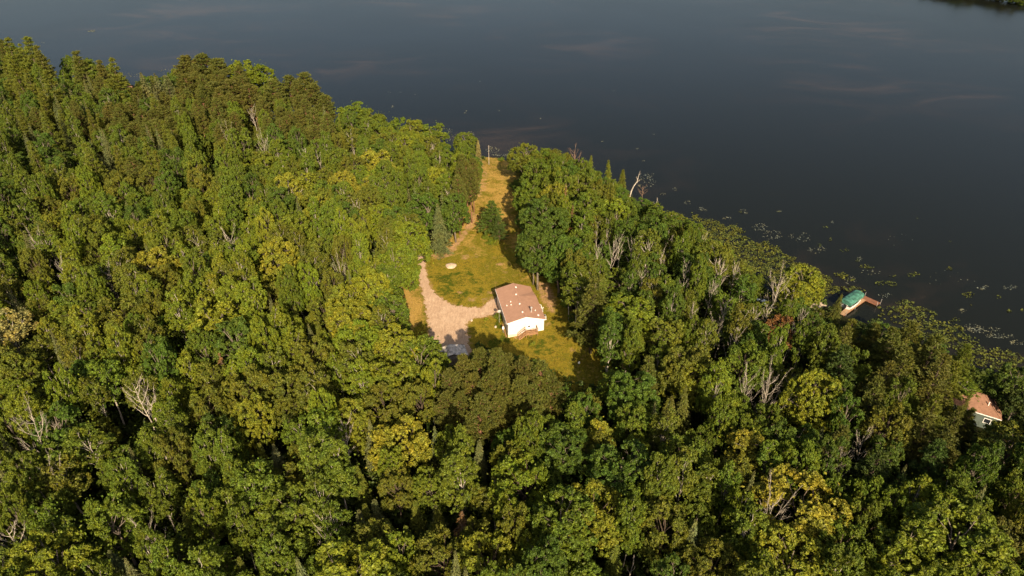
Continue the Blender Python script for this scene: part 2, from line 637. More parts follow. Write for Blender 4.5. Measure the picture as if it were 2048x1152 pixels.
def world_poly(px, grow=0.0):
    P = [on_ground(u, v)[:2] for u, v in px]
    if grow:
        cx = sum(p[0] for p in P) / len(P)
        out = []
        n = len(P)
        area = sum(P[k][0] * P[(k + 1) % n][1] - P[(k + 1) % n][0] * P[k][1] for k in range(n))
        sgn = 1 if area > 0 else -1
        for k in range(n):
            ax, ay = P[k - 1]
            bx, by = P[(k + 1) % n]
            dx, dy = bx - ax, by - ay
            l = math.hypot(dx, dy) + 1e-9
            out.append((P[k][0] + sgn * dy / l * grow, P[k][1] - sgn * dx / l * grow))
        P = out
    return P


clear_w = world_poly(clear_px)
lawn_w = world_poly(clear_px, 3.0)

drive_px = [(834, 512), (846, 512), (852, 545), (862, 580), (885, 600), (910, 612), (960, 617), (985, 600), (1000, 590), (1012, 620), (1000, 628), (950, 636),
            (932, 650), (938, 690), (942, 712), (876, 712), (862, 690), (857, 650), (851, 610), (842, 575), (834, 545)]
patch_px = [(1078, 566), (1096, 570), (1108, 600), (1104, 625), (1085, 600)]
band_px = [(806, 655), (804, 600), (815, 572), (833, 556), (838, 600), (832, 640), (815, 662)]
soil2_px = [(852, 500), (875, 518), (900, 512), (925, 478), (945, 452), (952, 430), (944, 424), (930, 460), (905, 492), (872, 508), (850, 490)]
soil3_px = [(1125, 695), (1170, 700), (1200, 730), (1195, 775), (1140, 785), (1130, 750)]
soil4_px = [(965, 335), (975, 345), (970, 380), (958, 395), (955, 360)]


def patch_sheet(name, wpoly, cell, lift, mat, jag=0.0, attrs=None, jseed=0.0):
    px_ = [p[0] for p in wpoly]
    py_ = [p[1] for p in wpoly]
    gx = np.arange(min(px_) - 1, max(px_) + 1, cell)
    gy = np.arange(min(py_) - 1, max(py_) + 1, cell)
    GX, GY = np.meshgrid(gx, gy)
    cx, cy = GX[:-1, :-1] + cell / 2, GY[:-1, :-1] + cell / 2
    if jag:
        jx = cx + jag * (np.sin(cy * 1.7 + jseed) + 0.6 * np.sin(cy * 4.1 + cx * 2.3) + 0.5 * rng.standard_normal(cx.shape))
        jy = cy + jag * (np.sin(cx * 1.9 + jseed) + 0.6 * np.sin(cx * 3.7 - cy * 2.9) + 0.5 * rng.standard_normal(cx.shape))
    else:
        jx, jy = cx, cy
    keep = in_poly_np(jx, jy, wpoly)
    GZ = base_h(GX, GY) + lift
    n_x = len(gx)
    jj, ii = np.nonzero(keep)
    a_ = jj * n_x + ii
    f_ = np.stack([a_, a_ + 1, a_ + 1 + n_x, a_ + n_x], 1)
    used, inv = np.unique(f_.ravel(), return_inverse=True)
    V_ = np.stack([GX.ravel()[used], GY.ravel()[used], GZ.ravel()[used]], 1)
    me = mesh_np(name, V_, inv.reshape(-1, 4), mat, True)
    if attrs:
        for k_, fn in attrs.items():
            at_ = me.attributes.new(k_, 'FLOAT', 'POINT')
            at_.data.foreach_set('value', fn(V_[:, 0], V_[:, 1]).astype(np.float32))
    return link(name, me)


def near_poly(Xa, Ya, P, width):
    ins = in_poly_np(Xa, Ya, P)
    d = dist_line_np(Xa, Ya, P + [P[0]])
    return np.where(ins, 1.0, np.clip(1 - d / width, 0, 1))


DW = world_poly(drive_px)
PW, BW, S2, S3, S4 = (world_poly(q) for q in (patch_px, band_px, soil2_px, soil3_px, soil4_px))
SPOTS = [(on_ground(u, v)[:2], r_) for u, v, r_ in ((902, 532, 1.6), (890, 545, 0.7), (945, 497, 1.8), (930, 515, 3.2), (950, 512, 2), (1000, 528, 2.2), (1010, 545, 1.8), (988, 515, 1.6), (985, 470, 1.2), (1060, 672, 1.2), (1035, 675, 1.5),
                                                    (975, 600, 4), (985, 585, 2.5), (972, 355, 2), (1090, 600, 2.5), (1145, 700, 1.8), (1098, 650, 1.6), (985, 633, 1.0), (945, 600, 2.5), (920, 585, 1.5))]


def dirt_fn(Xa, Ya):
    v = 0.55 * near_poly(Xa, Ya, DW, 2.4)
    v = np.maximum(v, 0.62 * near_poly(Xa, Ya, PW, 2.2))
    v = np.maximum(v, 0.36 * near_poly(Xa, Ya, BW, 1.5))
    v = np.maximum(v, 0.60 * near_poly(Xa, Ya, S2, 1.4))
    v = np.maximum(v, 0.34 * near_poly(Xa, Ya, S3, 2.0))
    v = np.maximum(v, 0.50 * near_poly(Xa, Ya, S4, 2.0))
    for (sx, sy), r_ in SPOTS:
        v = np.maximum(v, 0.50 * np.clip(1.3 - np.hypot(Xa - sx, Ya - sy) / r_, 0, 1))
    return v


hx, hy, _ = on_ground(1045, 640)


def dry_fn(Xa, Ya):
    v = 0.10 + 0.22 * smooth((Ya - 135) / 40)
    v = v + 0.28 * near_poly(Xa, Ya, BW, 2.0)
    v = v - 0.22 * np.clip(1.2 - np.hypot(Xa - hx + 2, (Ya - hy + 4)) / 14, 0, 1)
    gx_, gy_, _ = on_ground(905, 590)
    v = v - 0.25 * np.clip(1.2 - np.hypot(Xa - gx_, (Ya - gy_ - 5) * 0.8) / 9, 0, 1)
    return v


lawn = patch_sheet('lawn', lawn_w, 0.5, 0.05, M['lawn'], 0.25, {'dirt': dirt_fn, 'dry': dry_fn})
tag(lawn, kind='structure')
drv = patch_sheet('gravel_driveway', DW, 0.22, 0.075, M['gravel'], 0.22, None, 1.0)
tag(drv, kind='structure')
# second small lawn beside the brown roofed house, and the strip of shade garden behind it
l2 = world_poly([(1985, 842), (2040, 835), (2075, 850), (2070, 900), (1990, 885)])
tag(patch_sheet('lawn', l2, 0.5, 0.05, M['lawn'], 0.25, {'dirt': lambda a_, b_: a_ * 0 + 0.1, 'dry': lambda a_, b_: a_ * 0 + 0.1}), kind='structure')
l3 = world_poly([(1950, 735), (1985, 745), (2000, 800), (1985, 812), (1960, 770)])
tag(patch_sheet('lawn', l3, 0.5, 0.05, M['lawn'], 0.25, {'dirt': lambda a_, b_: a_ * 0, 'dry': lambda a_, b_: a_ * 0 - 0.3}), kind='structure')
bch = world_poly([(1612, 596), (1640, 592), (1655, 610), (1630, 622), (1610, 612)])
tag(patch_sheet('beach', bch, 0.4, 0.06, M['ash'], 0.2), kind='structure')


# ------------------------------------------------------------------ foliage builders (numpy)
def unit(v):
    return v / (np.linalg.norm(v, axis=-1, keepdims=True) + 1e-9)


def rhombs(P, Nn, sa, sb, T=None):
    """leaf faces: centres P, normals Nn, half length sa, half width sb"""
    n = len(P)
    if T is None:
        T = rng.standard_normal((n, 3))
    T = unit(T - Nn * (T * Nn).sum(1, keepdims=True))
    B = np.cross(Nn, T)
    sa = np.asarray(sa).reshape(-1, 1) * np.ones((n, 1))
    sb = np.asarray(sb).reshape(-1, 1) * np.ones((n, 1))
    bend = Nn * sa * 0.25
    V_ = np.stack([P + T * sa - bend, P + B * sb, P - T * sa - bend, P - B * sb], 1).reshape(-1, 3)
    return V_


def quads_mesh(name, V_, mat):
    n = len(V_) // 4
    return mesh_np(name, V_, np.arange(n * 4).reshape(-1, 4), mat)


def clump_leaves(centres, radii, per, size, up=0.35, flat=0.75, jit=0.55):
    """leaves on the outer shell of each clump, facing outwards"""
    k = len(centres)
    D = unit(rng.standard_normal((k, per, 3)) + np.array([0, 0, up]))
    rr = radii[:, None, None] * rng.uniform(0.55, 1.08, (k, per, 1))
    P = centres[:, None, :] + D * rr * np.array([0.85, 0.85, flat])
    Nn = unit(D + jit * rng.standard_normal((k, per, 3)))
    P, Nn = P.reshape(-1, 3), Nn.reshape(-1, 3)
    s = size * rng.uniform(0.7, 1.3, len(P))
    return rhombs(P, Nn, s, s * 0.62)


def branch_path(p0, p1, sag, n=5, wob=0.12):
    p0, p1 = np.array(p0, float), np.array(p1, float)
    L_ = np.linalg.norm(p1 - p0)
    out = []
    for t in np.linspace(0, 1, n):
        p = p0 + (p1 - p0) * t
        p[2] += sag * L_ * math.sin(math.pi * t)
        if 0 < t < 1:
            p += rng.standard_normal(3) * wob * L_ * 0.25
        out.append(p)
    return out


def trunk_path(h, lean, n=7, wob=0.12):
    out = []
    off = np.zeros(2)
    for k in range(n):
        t = k / (n - 1)
        if k:
            off = off + rng.standard_normal(2) * wob
        out.append(np.array([lean[0] * t * h + off[0], lean[1] * t * h + off[1], t * h - (0.4 if k == 0 else 0)]))
    return out


def point_on(path, t):
    f = t * (len(path) - 1)
    i_ = min(int(f), len(path) - 2)
    return path[i_] + (path[i_ + 1] - path[i_]) * (f - i_)


def make_broadleaf(h, R, cb, nl, bark, per=52, lobe=0.5, leaf=0.27, density=1.0, forked=False, narrow=False, tr=0.22, clr=0.50):
    """h height, R crown radius, cb crown base share, nl lobes"""
    tb = MB()
    path = trunk_path(h * 0.86, rng.standard_normal(2) * 0.03)
    tb.tube(path, [tr * (1.25 - 1.05 * k / 6) for k in range(7)], 7)
    zc, hz = h * (1 + cb) / 2, h * (1 - cb) / 2
    lobes = []
    # golden spiral of lobes over the crown, jittered
    for k in range(nl):
        t = (k + 0.5) / nl
        zz = 0.92 - 1.55 * t
        zz += rng.uniform(-0.12, 0.12)
        an = k * 2.4 + rng.uniform(-0.5, 0.5)
        rr = math.sqrt(max(0.05, 1 - min(1, abs(zz)) ** (2.0 if not narrow else 1.6)))
        lr = R * lobe * rng.uniform(0.72, 1.15) * (0.75 if zz > 0.7 else 1)
        c = np.array([math.cos(an) * rr * (R - lr * 0.75), math.sin(an) * rr * (R - lr * 0.75), zc + zz * (hz - lr * 0.8)])
        lobes.append((c, lr))
    cl, cr = [], []
    for c, lr in lobes:
        m_ = max(6, int(density * 30 * (lr / 1.6) ** 1.7))
        D = unit(rng.standard_normal((m_, 3)) + np.array([0, 0, 0.55]) + 0.35 * unit(c - np.array([0, 0, zc])))
        P = c + D * lr * rng.uniform(0.78, 1.05, (m_, 1)) * np.array([1, 1, 0.85])
        for p in P:
            inside = any(np.linalg.norm((p - c2) / np.array([1, 1, 0.85])) < 0.72 * l2_ for c2, l2_ in lobes if c2 is not c)
            if not inside:
                cl.append(p)
                cr.append(clr * rng.uniform(0.7, 1.3))
        p0 = point_on(path, min(0.97, max(0.3, (c[2] - lr * 0.9) / (h * 0.86) * 0.8)))
        bp_ = branch_path(p0, c + np.array([0, 0, lr * 0.3]), 0.08)
        tb.tube(bp_, [tr * 0.42, tr * 0.34, tr * 0.26, tr * 0.17, tr * 0.07], 5, False)
        for _ in range(3):
            q = c + unit(rng.standard_normal(3) + np.array([0, 0, 0.5])) * lr * 0.8
            tb.tube(branch_path(bp_[3], q, 0.05, 3), [tr * 0.17, tr * 0.1, tr * 0.04], 4, False)
    cl, cr = np.array(cl), np.array(cr)
    top = cl[:, 2].max() + 0.3
    V_ = clump_leaves(cl, cr, per, leaf, jit=0.45, flat=0.92, up=0.55)
    # loose stray leaves soften the outline
    st = cl[rng.integers(0, len(cl), 260)] + rng.standard_normal((260, 3)) * 0.7
    V_ = np.concatenate([V_, rhombs(st, unit(rng.standard_normal((260, 3)) + [0, 0, 1]), 0.2, 0.13)])
    return dict(trunk=tb.mesh('trunk', M[bark], True), crown=quads_mesh('crown', V_, M['leaf']), h=top, r=R)


def make_pine(h, R, cb, whorls, nb, dome=True, per=13, plates=False, bark='bark_red', tl=0.42):
    tb = MB()
    path = trunk_path(h * 0.97, rng.standard_normal(2) * 0.015, 7, 0.08)
    tb.tube(path, [0.26 * (1.2 - 1.05 * k / 6) for k in range(7)], 7)
    tips, dirs = [], []
    for wv in range(whorls):
        t = wv / (whorls - 1)
        z = h * (cb + (0.96 - cb) * t) + rng.uniform(-0.2, 0.2)
        if dome:
            L_ = R * (1 - (max(0, t - 0.2) / 0.84) ** 1.7) ** 0.6 * (0.78 + 0.22 * min(1, t / 0.2))
        else:
            L_ = R * (1 - t) ** 0.75 + 0.25
        a0 = rng.uniform(0, 6.28)
        for b_ in range(nb):
            if plates and rng.random() < 0.2:
                continue
            an = a0 + b_ * 6.283 / nb + rng.uniform(-0.3, 0.3)
            l_ = L_ * rng.uniform(0.7, 1.12)
            rise = (0.30 if dome else 0.12) * l_ + rng.uniform(-0.2, 0.3)
            p0 = point_on(path, min(1, z / (h * 0.97)))
            p1 = p0 + np.array([math.cos(an) * l_, math.sin(an) * l_, rise])
            bp_ = branch_path(p0, p1, -0.06, 4, 0.08)
            tb.tube(bp_, [0.07, 0.05, 0.035, 0.015], 4, False)
            m_ = max(3, int(l_ * 2.6))
            for q in range(m_):
                s = 0.32 + 0.68 * (q + 0.5) / m_
                c = point_on(bp_, min(1, s))
                side = np.array([-math.sin(an), math.cos(an), 0])
                spread_ = (1.1 - s * 0.6) * 0.75 * (1.3 if plates else 1)
                c = c + side * rng.uniform(-1, 1) * spread_ + np.array([0, 0, rng.uniform(0, 0.25)])
                tips.append(c)
                dirs.append(unit(np.array([math.cos(an) * 0.5, math.sin(an) * 0.5, 0.9]) + rng.standard_normal(3) * 0.2))
    top = point_on(path, 1.0)
    for q in range(6):
        tips.append(top + rng.standard_normal(3) * 0.25)
        dirs.append(np.array([0, 0, 1.0]))
    tips, dirs = np.array(tips), np.array(dirs)
    k = len(tips)
    D = unit(dirs[:, None, :] * 0.8 + rng.standard_normal((k, per, 3)) * 0.62)
    Ls = tl * rng.uniform(0.65, 1.25, (k, per, 1))
    P = (tips[:, None, :] + D * Ls).reshape(-1, 3)
    Df = D.reshape(-1, 3)
    Nn = unit(np.cross(Df, rng.standard_normal(Df.shape)) + 0.5 * np.array([0, 0, 1]) - 0.5 * Df * Df[:, 2:3])
    V_ = rhombs(P, Nn, Ls.reshape(-1) * 0.95, 0.105, Df)
    return dict(trunk=tb.mesh('trunk', M[bark], True), crown=quads_mesh('crown', V_, M['needle']), h=h, r=R)


def make_spruce(h, R, cb=0.08, whorls=26, per=5, bark='bark_brown', ragged=0.15, dead=False):
    tb = MB()
    path = trunk_path(h, rng.standard_normal(2) * 0.012, 6, 0.04)
    tb.tube(path, [0.2, 0.17, 0.13, 0.09, 0.05, 0.015], 6)
    P, Nn, T, Sz = [], [], [], []
    for wv in range(whorls):
        t = (wv / (whorls - 1)) ** 0.92
        z = h * (cb + (0.97 - cb) * t)
        L_ = R * (1 - t) ** 0.85 + 0.12
        nb = 9 if t < 0.6 else 7
        a0 = rng.uniform(0, 6.28)
        for b_ in range(nb):
            if rng.random() < ragged:
                continue
            an = a0 + b_ * 6.283 / nb + rng.uniform(-0.25, 0.25)
            l_ = L_ * rng.uniform(0.72, 1.15)
            drop = -0.28 * l_
            c_, s_ = math.cos(an), math.sin(an)
            p0 = point_on(path, z / h)
            if dead or wv % 3 == 0:
                tb.tube([p0, p0 + np.array([c_ * l_ * .5, s_ * l_ * .5, drop * .4]), p0 + np.array([c_ * l_, s_ * l_, drop])], [0.035, 0.022, 0.008], 4, False)
            if dead and rng.random() < 0.75:
                continue
            m_ = max(2, int(l_ * 3.2))
            for q in range(m_):
                s = (q + 0.6) / m_
                base = p0 + np.array([c_ * l_ * s, s_ * l_ * s, drop * s * s + 0.08 * l_ * s])
                wdt = 0.34 * l_ * (1.1 - s) + 0.12
                for _ in range(per):
                    o_ = rng.uniform(-1, 1) * wdt
                    P.append(base + np.array([-s_ * o_, c_ * o_, -abs(o_) * 0.25 + rng.uniform(-.08, .08)]))
                    Nn.append(np.array([c_ * 0.55, s_ * 0.55, 1.0]) + rng.standard_normal(3) * 0.35)
                    T.append(np.array([c_, s_, -0.45]) + np.array([-s_, c_, 0]) * o_ * 1.2)
                    Sz.append(rng.uniform(0.16, 0.30))
    P, Nn, T, Sz = np.array(P), unit(np.array(Nn)), np.array(T), np.array(Sz)
    V_ = rhombs(P, Nn, Sz, Sz * 0.42, T)
    return dict(trunk=tb.mesh('trunk', M[bark], True), crown=quads_mesh('crown', V_, M['needle']), h=h, r=R)


def make_snag(h, R, bark='dead_wood', nb=7, fork=0.35, twigs=6, leafy=0, tr=0.15):
    """bare dead tree; trunk is one mesh, each bough with its twigs another"""
    tb = MB()
    path = trunk_path(h, rng.standard_normal(2) * 0.05, 7, 0.2)
    tb.tube(path, [tr * (1.2 - 1.1 * k / 6) for k in range(7)], 7)
    boughs = []
    if nb > 4:
        nb += 5
    for b_ in range(nb):
        m_ = MB()
        t = fork + (0.97 - fork) * (b_ + rng.random() * 0.7) / nb
        p0 = point_on(path, t)
        an = b_ * 2.4 + rng.uniform(-0.5, 0.5)
        l_ = R * rng.uniform(0.65, 1.2) * (1.2 - 0.6 * t)
        p1 = p0 + np.array([math.cos(an) * l_, math.sin(an) * l_, l_ * rng.uniform(0.8, 1.7)])
        bp_ = branch_path(p0, p1, -0.12, 5, 0.10)
        r0 = tr * (0.46 - 0.26 * t) + 0.012
        m_.tube(bp_, [r0, r0 * .78, r0 * .58, r0 * .4, r0 * .2], 5, False)
        for q in range(twigs + 2):
            s = 0.25 + 0.7 * rng.random()
            c = point_on(bp_, s)
            e_ = c + unit((p1 - p0) + rng.standard_normal(3) * l_ * 0.42 + np.array([0, 0, l_ * 0.3])) * l_ * rng.uniform(0.3, 0.6)
            tw = branch_path(c, e_, -0.04, 4, 0.12)
            m_.tube(tw, [r0 * .4, r0 * .3, r0 * .22, r0 * .12], 4, False)
            for _ in range(3):
                c2 = point_on(tw, rng.uniform(0.3, 0.9))
                e2 = c2 + unit(e_ - c + rng.standard_normal(3) * l_ * 0.2) * l_ * rng.uniform(0.15, 0.3)
                m_.tube([c2, (c2 + e2) / 2 + rng.standard_normal(3) * 0.03, e2], [r0 * .2, r0 * .15, r0 * .08], 3, False)
        boughs.append(m_.mesh('branch', M[bark], True))
    d = dict(trunk=tb.mesh('trunk', M[bark], True), branches=boughs, h=h, r=R)
    if leafy:
        cen = np.array([path[-1] + rng.standard_normal(3) * np.array([R * .6, R * .6, h * .13]) - np.array([0, 0, h * 0.12]) for _ in range(leafy)])
        d['crown'] = quads_mesh('crown', clump_leaves(cen, np.full(leafy, 0.6), 22, 0.2), M['leaf'])
    return d


PROTO = {
    'maple_tree': [make_broadleaf(16, 3.6 + .3 * k, 0.20, 18 + k, 'bark_grey', per=42, lobe=0.40, leaf=0.175, clr=0.42) for k in range(6)],
    'tall_maple_tree': [make_broadleaf(17, 3.6 + .3 * k, 0.16, 19 + k, 'bark_grey', per=44, lobe=0.42, leaf=0.18, clr=0.40) for k in range(3)],  # deep green maples, kept as a separate, taller kind
    'oak_tree': [make_broadleaf(15, 4.2 + .2 * k, 0.28, 22, 'bark_brown', per=36, lobe=0.32, leaf=0.17, clr=0.38, density=1.4) for k in range(5)],
    'aspen_tree': [make_broadleaf(18, 2.5 + .2 * k, 0.25, 15, 'bark_white', per=36, lobe=0.48, leaf=0.165, narrow=True, clr=0.36, density=1.5, tr=0.14) for k in range(7)],
    'birch_tree': [make_broadleaf(17, 3.0, 0.45, 12, 'bark_white', per=24, lobe=0.46, leaf=0.18, clr=0.42, density=1.0, tr=0.16) for k in range(5)],
    'red_pine': [make_pine(19, 3.4 + .2 * k, 0.42, 13, 6, True, 17, tl=0.31) for k in range(4)],
    'white_pine': [make_pine(20, 4.2, 0.18, 14, 6, False, 14, True, 'bark_brown', 0.36) for k in range(4)],
    'spruce_tree': [make_spruce(16, 2.7 + .2 * k) for k in range(4)],
    'fir_tree': [make_spruce(13, 1.5, 0.03, 24, 5) for k in range(3)],
    'dead_spruce': [make_spruce(14, 1.8, 0.1, 26, 4, 'dead_brown', 0.1, True) for k in range(2)],
    'dead_tree': [make_snag(13, 3.4, nb=8), make_snag(12, 2.6, nb=6, fork=0.5), make_snag(11, 4.2, nb=9, fork=0.3), make_snag(14, 2.2, nb=6, fork=0.55, twigs=4),
                  make_snag(12, 3.0, nb=8, bark='dead_brown')],
    'broken_snag': [make_snag(9, 1.0, nb=3, fork=0.6, twigs=1, tr=0.24), make_snag(8, 1.3, nb=4, fork=0.5, twigs=1, tr=0.2)],
}

# ------------------------------------------------------------------ tree placing
placed = []        # (x, y, r)
trees = []         # dict per tree for labels
GRID = {}


def add_hash(x, y, r):
    GRID.setdefault((int(x // 10), int(y // 10)), []).append((x, y, r))


def near_ok(x, y, r, k):
    cx, cy = int(x // 10), int(y // 10)
    for a_ in (-1, 0, 1):
        for b_ in (-1, 0, 1):
            for (X_, Y_, R_) in GRID.get((cx + a_, cy + b_), ()):
                if (X_ - x) ** 2 + (Y_ - y) ** 2 < (k * (r + R_)) ** 2:
                    return False
    return True


def put_tree(kind, x, y, h, r, tint, rz=None, proto=None, lean=None, zdrop=0.0, shape=None, hand=False):
    pl = PROTO[kind]
    pr_ = pl[rnd.randrange(len(pl)) if proto is None else proto]
    z = gz(x, y) - zdrop
    o = bpy.data.objects.new(kind, None)
    C.objects.link(o)
    o.location = (x, y, z)
    o.empty_display_size = 0.5
    sx = r / pr_['r']
    o.scale = (sx, sx, h / pr_['h'])
    lx, ly = lean if lean else (0, 0)
    o.rotation_euler = (lx, ly, rz if rz is not None else rnd.uniform(0, 6.28))
    t = bpy.data.objects.new('trunk', pr_['trunk'])
    C.objects.link(t)
    t.parent = o
    if 'crown' in pr_:
        c = bpy.data.objects.new('crown', pr_['crown'])
        C.objects.link(c)
        c.parent = o
        c.color = (*tint[1], 1)
    for b in pr_.get('branches', ()):
        c = bpy.data.objects.new('branch', b)
        C.objects.link(c)
        c.parent = o
    add_hash(x, y, r * (0.7 if kind in ('dead_tree', 'broken_snag', 'dead_spruce') else 1))
    trees.append(dict(o=o, kind=kind, x=x, y=y, h=h, r=r, tint=tint[0], px=proj(x, y, z + h * 0.72), hand=hand, d=math.hypot(x, y)))
    return o


# tints: (word, colour)
def jitter(c, a=0.10):
    k = 1 + rnd.uniform(-a, a)
    return tuple(v * k * (1 + rnd.uniform(-a, a) * 0.5) for v in c)


TI = {
    'deep green': (0.053, 0.088, 0.010),
    'mid green': (0.076, 0.108, 0.010),
    'bright green': (0.102, 0.132, 0.010),
    'yellow green': (0.128, 0.145, 0.012),
    'golden yellow': (0.160, 0.163, 0.016),
    'olive': (0.086, 0.100, 0.011),
    'bronze olive': (0.073, 0.080, 0.013),
    'dark green': (0.040, 0.064, 0.011),
    'grey green': (0.090, 0.102, 0.034),
    'rust brown': (0.13, 0.07, 0.022),
    'pale straw': (0.20, 0.18, 0.06),
}


def tint(n):
    return (n, jitter(TI[n]))


LIT = []
for u_, v_, z_ in ((1970, 800, 4.5), (1985, 825, 3.5), (2000, 838, 3.2), (1975, 830, 3.2), (1932, 780, 4.7), (1020, 610, 3.5), (1070, 610, 3.3), (1050, 650, 1.0), (1025, 660, 0.5), (1075, 660, 0.5), (1700, 595, 0.0), (1715, 605, -2),
                    (1700, 615, -2), (1740, 606, -2), (870, 640, -.8), (900, 640, -.8), (930, 640, -.8), (860, 600, -.8), (845, 560, -.8), (900, 560, 0), (940, 520, 0), (980, 540, 0), (820, 630, -.8), (815, 600, -.8), (960, 660, -.5), (1000, 680, -.3),
                    (1060, 690, 0), (1100, 670, 0), (1110, 710, 0), (1088, 580, 0), (1098, 605, 0), (1112, 650, 0), (985, 360, 0), (990, 330, -.5), (1010, 480, 0), (870, 690, -.8)):
    LIT.append((*at_z(u_, v_, z_), z_))


def shades(x, y, z, h, r):
    cz = z + h * 0.62
    rv = h * 0.36
    for lx_, ly_, lz_ in LIT:
        dx, dy, dz = x - lx_, y - ly_, cz - lz_
        if dx * dx + dy * dy > 1600:
            continue
        t_ = dx * to_sun.x + dy * to_sun.y + dz * to_sun.z
        if t_ < 1:
            continue
        ex, ey, ez = dx - t_ * to_sun.x, dy - t_ * to_sun.y, dz - t_ * to_sun.z
        if (ex * ex + ey * ey) / (r * r) + ez * ez / (rv * rv) < 1.0:
            return True
    return False


def by_top(u, v, h):
    """base position of a tree h tall whose top shows at pixel (u, v)"""
    z = 0.0
    for _ in range(3):
        x, y = at_z(u, v, z + h)
        z = gz(x, y)
    return x, y


def hand_top(kind, u, v, h, r, tn, **k):
    x, y = by_top(u, v, h)
    if u > 1860:
        for _ in range(5):
            if shades(x, y, gz(x, y), h, r):
                h *= 0.86
                r *= 0.93
                x, y = by_top(u, v, h)
    return put_tree(kind, x, y, h, r, tint(tn), hand=True, **k)


def hand_base(kind, ub, vb, vt, r, tn, **k):
    """base pixel and the pixel row of the top"""
    x, y, z = on_ground(ub, vb)
    lo, hi = 1.0, 35.0
    for _ in range(25):
        m_ = (lo + hi) / 2
        if proj(x, y, z + m_)[1] > vt:
            lo = m_
        else:
            hi = m_
    return put_tree(kind, x, y, lo, r, tint(tn), hand=True, **k)


# --- trees round the clearing
hand_base('spruce_tree', 881, 508, 405, 3.0, 'grey green', proto=1)
hand_base('fir_tree', 893, 478, 380, 1.9, 'grey green')
hand_base('fir_tree', 822, 430, 360, 1.1, 'grey green')
hand_base('maple_tree', 852, 488, 388, 4.2, 'deep green')
hand_base('maple_tree', 912, 485, 385, 3.6, 'deep green')
hand_base('maple_tree', 905, 430, 345, 4.2, 'mid green')
for ub, vb, vt in ((926, 452, 330), (936, 440, 322), (944, 446, 335), (920, 470, 350), (948, 425, 318), (929, 428, 310)):
    hand_base('red_pine', ub, vb, vt, 2.3, 'bronze olive')
hand_base('white_pine', 982, 468, 400, 3.9, 'deep green', proto=0)
hand_base('white_pine', 1000, 483, 432, 2.3, 'dark green', proto=1)
hand_base('fir_tree', 957, 335, 279, 1.6, 'pale straw')
hand_base('maple_tree', 932, 330, 268, 3.8, 'mid green')
hand_base('maple_tree', 1050, 372, 291, 5.0, 'olive')
hand_base('maple_tree', 1085, 375, 300, 4.8, 'mid green')
hand_base('oak_tree', 1112, 385, 303, 5.0, 'olive')
hand_base('dead_tree', 1150, 380, 303, 3.4, 'olive', proto=4)
hand_base('spruce_tree', 1176, 385, 310, 2.6, 'olive')
hand_base('fir_tree', 1215, 388, 318, 2.0, 'olive')
hand_base('fir_tree', 1240, 405, 338, 2.2, 'olive')
hand_base('broken_snag', 1256, 402, 341, 1.0, 'olive', proto=0, lean=(0, 0.28), rz=0)
hand_base('dead_tree', 1284, 405, 372, 1.8, 'olive', proto=4)
hand_base('broken_snag', 1310, 425, 393, 1.1, 'olive', proto=1)
hand_top('maple_tree', 1062, 362, 14, 4.3, 'mid green')
hand_top('maple_tree', 1090, 398, 17, 5.6, 'deep green', proto=2)
hand_top('maple_tree', 1078, 455, 16, 4.6, 'deep green', proto=3)
hand_top('maple_tree', 1068, 478, 12, 3.4, 'deep green')
for ub, vb, vt in ((1056, 543, 500), (1078, 552, 505), (1100, 562, 515), (1060, 500, 465), (1052, 460, 430), (1046, 420, 395), (1040, 385, 362)):
    hand_base('maple_tree', ub, vb, vt, 2.8, 'deep green')
hand_top('maple_tree', 1108, 370, 15, 4.0, 'yellow green')
hand_top('dead_spruce', 1133, 365, 16, 1.5, 'rust brown')
hand_top('dead_spruce', 1146, 408, 14, 1.7, 'rust brown')
hand_top('maple_tree', 1180, 385, 16, 4.8, 'mid green')
hand_top('maple_tree', 1160, 350, 14, 4.2, 'olive')
hand_top('maple_tree', 1225, 400, 15, 4.6, 'bright green')
hand_base('white_pine', 1180, 706, 556, 4.9, 'bronze olive', proto=2)
hand_top('maple_tree', 1135, 475, 15, 4.4, 'deep green')
hand_top('maple_tree', 1122, 490, 13, 3.8, 'deep green', proto=1)
hand_top('spruce_tree', 1212, 545, 14, 2.6, 'olive')
hand_top('maple_tree', 1260, 600, 15, 4.8, 'bright green')
hand_top('maple_tree', 816, 443, 17, 4.6, 'bright green', proto=2)
hand_top('maple_tree', 790, 490, 16, 4.4, 'bright green')
hand_top('maple_tree', 750, 300, 15, 4.6, 'golden yellow', proto=0)
hand_top('aspen_tree', 768, 535, 15, 3.4, 'mid green')
hand_top('maple_tree', 732, 545, 17, 4.6, 'yellow green')
hand_top('maple_tree', 692, 572, 17, 4.6, 'yellow green')
hand_top('maple_tree', 770, 590, 15, 4.0, 'mid green')
hand_top('maple_tree', 790, 662, 16, 4.2, 'yellow green', proto=3)
hand_top('maple_tree', 715, 650, 16, 4.8, 'bright green')
hand_top('maple_tree', 838, 683, 15, 4.6, 'mid green', proto=4)
hand_top('maple_tree', 782, 720, 15, 4.6, 'bright green')
# red pine stand below the garage
for u, v, h in ((900, 740, 16), (928, 712, 17), (960, 700, 18), (990, 698, 20), (1020, 712, 18), (1052, 716, 19), (1082, 728, 17), (1102, 748, 15), (893, 785, 14),
                (945, 748, 16), (978, 738, 18), (1008, 752, 17), (1040, 752, 18), (1068, 768, 16), (922, 788, 14), (958, 790, 16), (995, 795, 14)):
    hand_top('red_pine', u, v, h, 2.5, 'bronze olive')
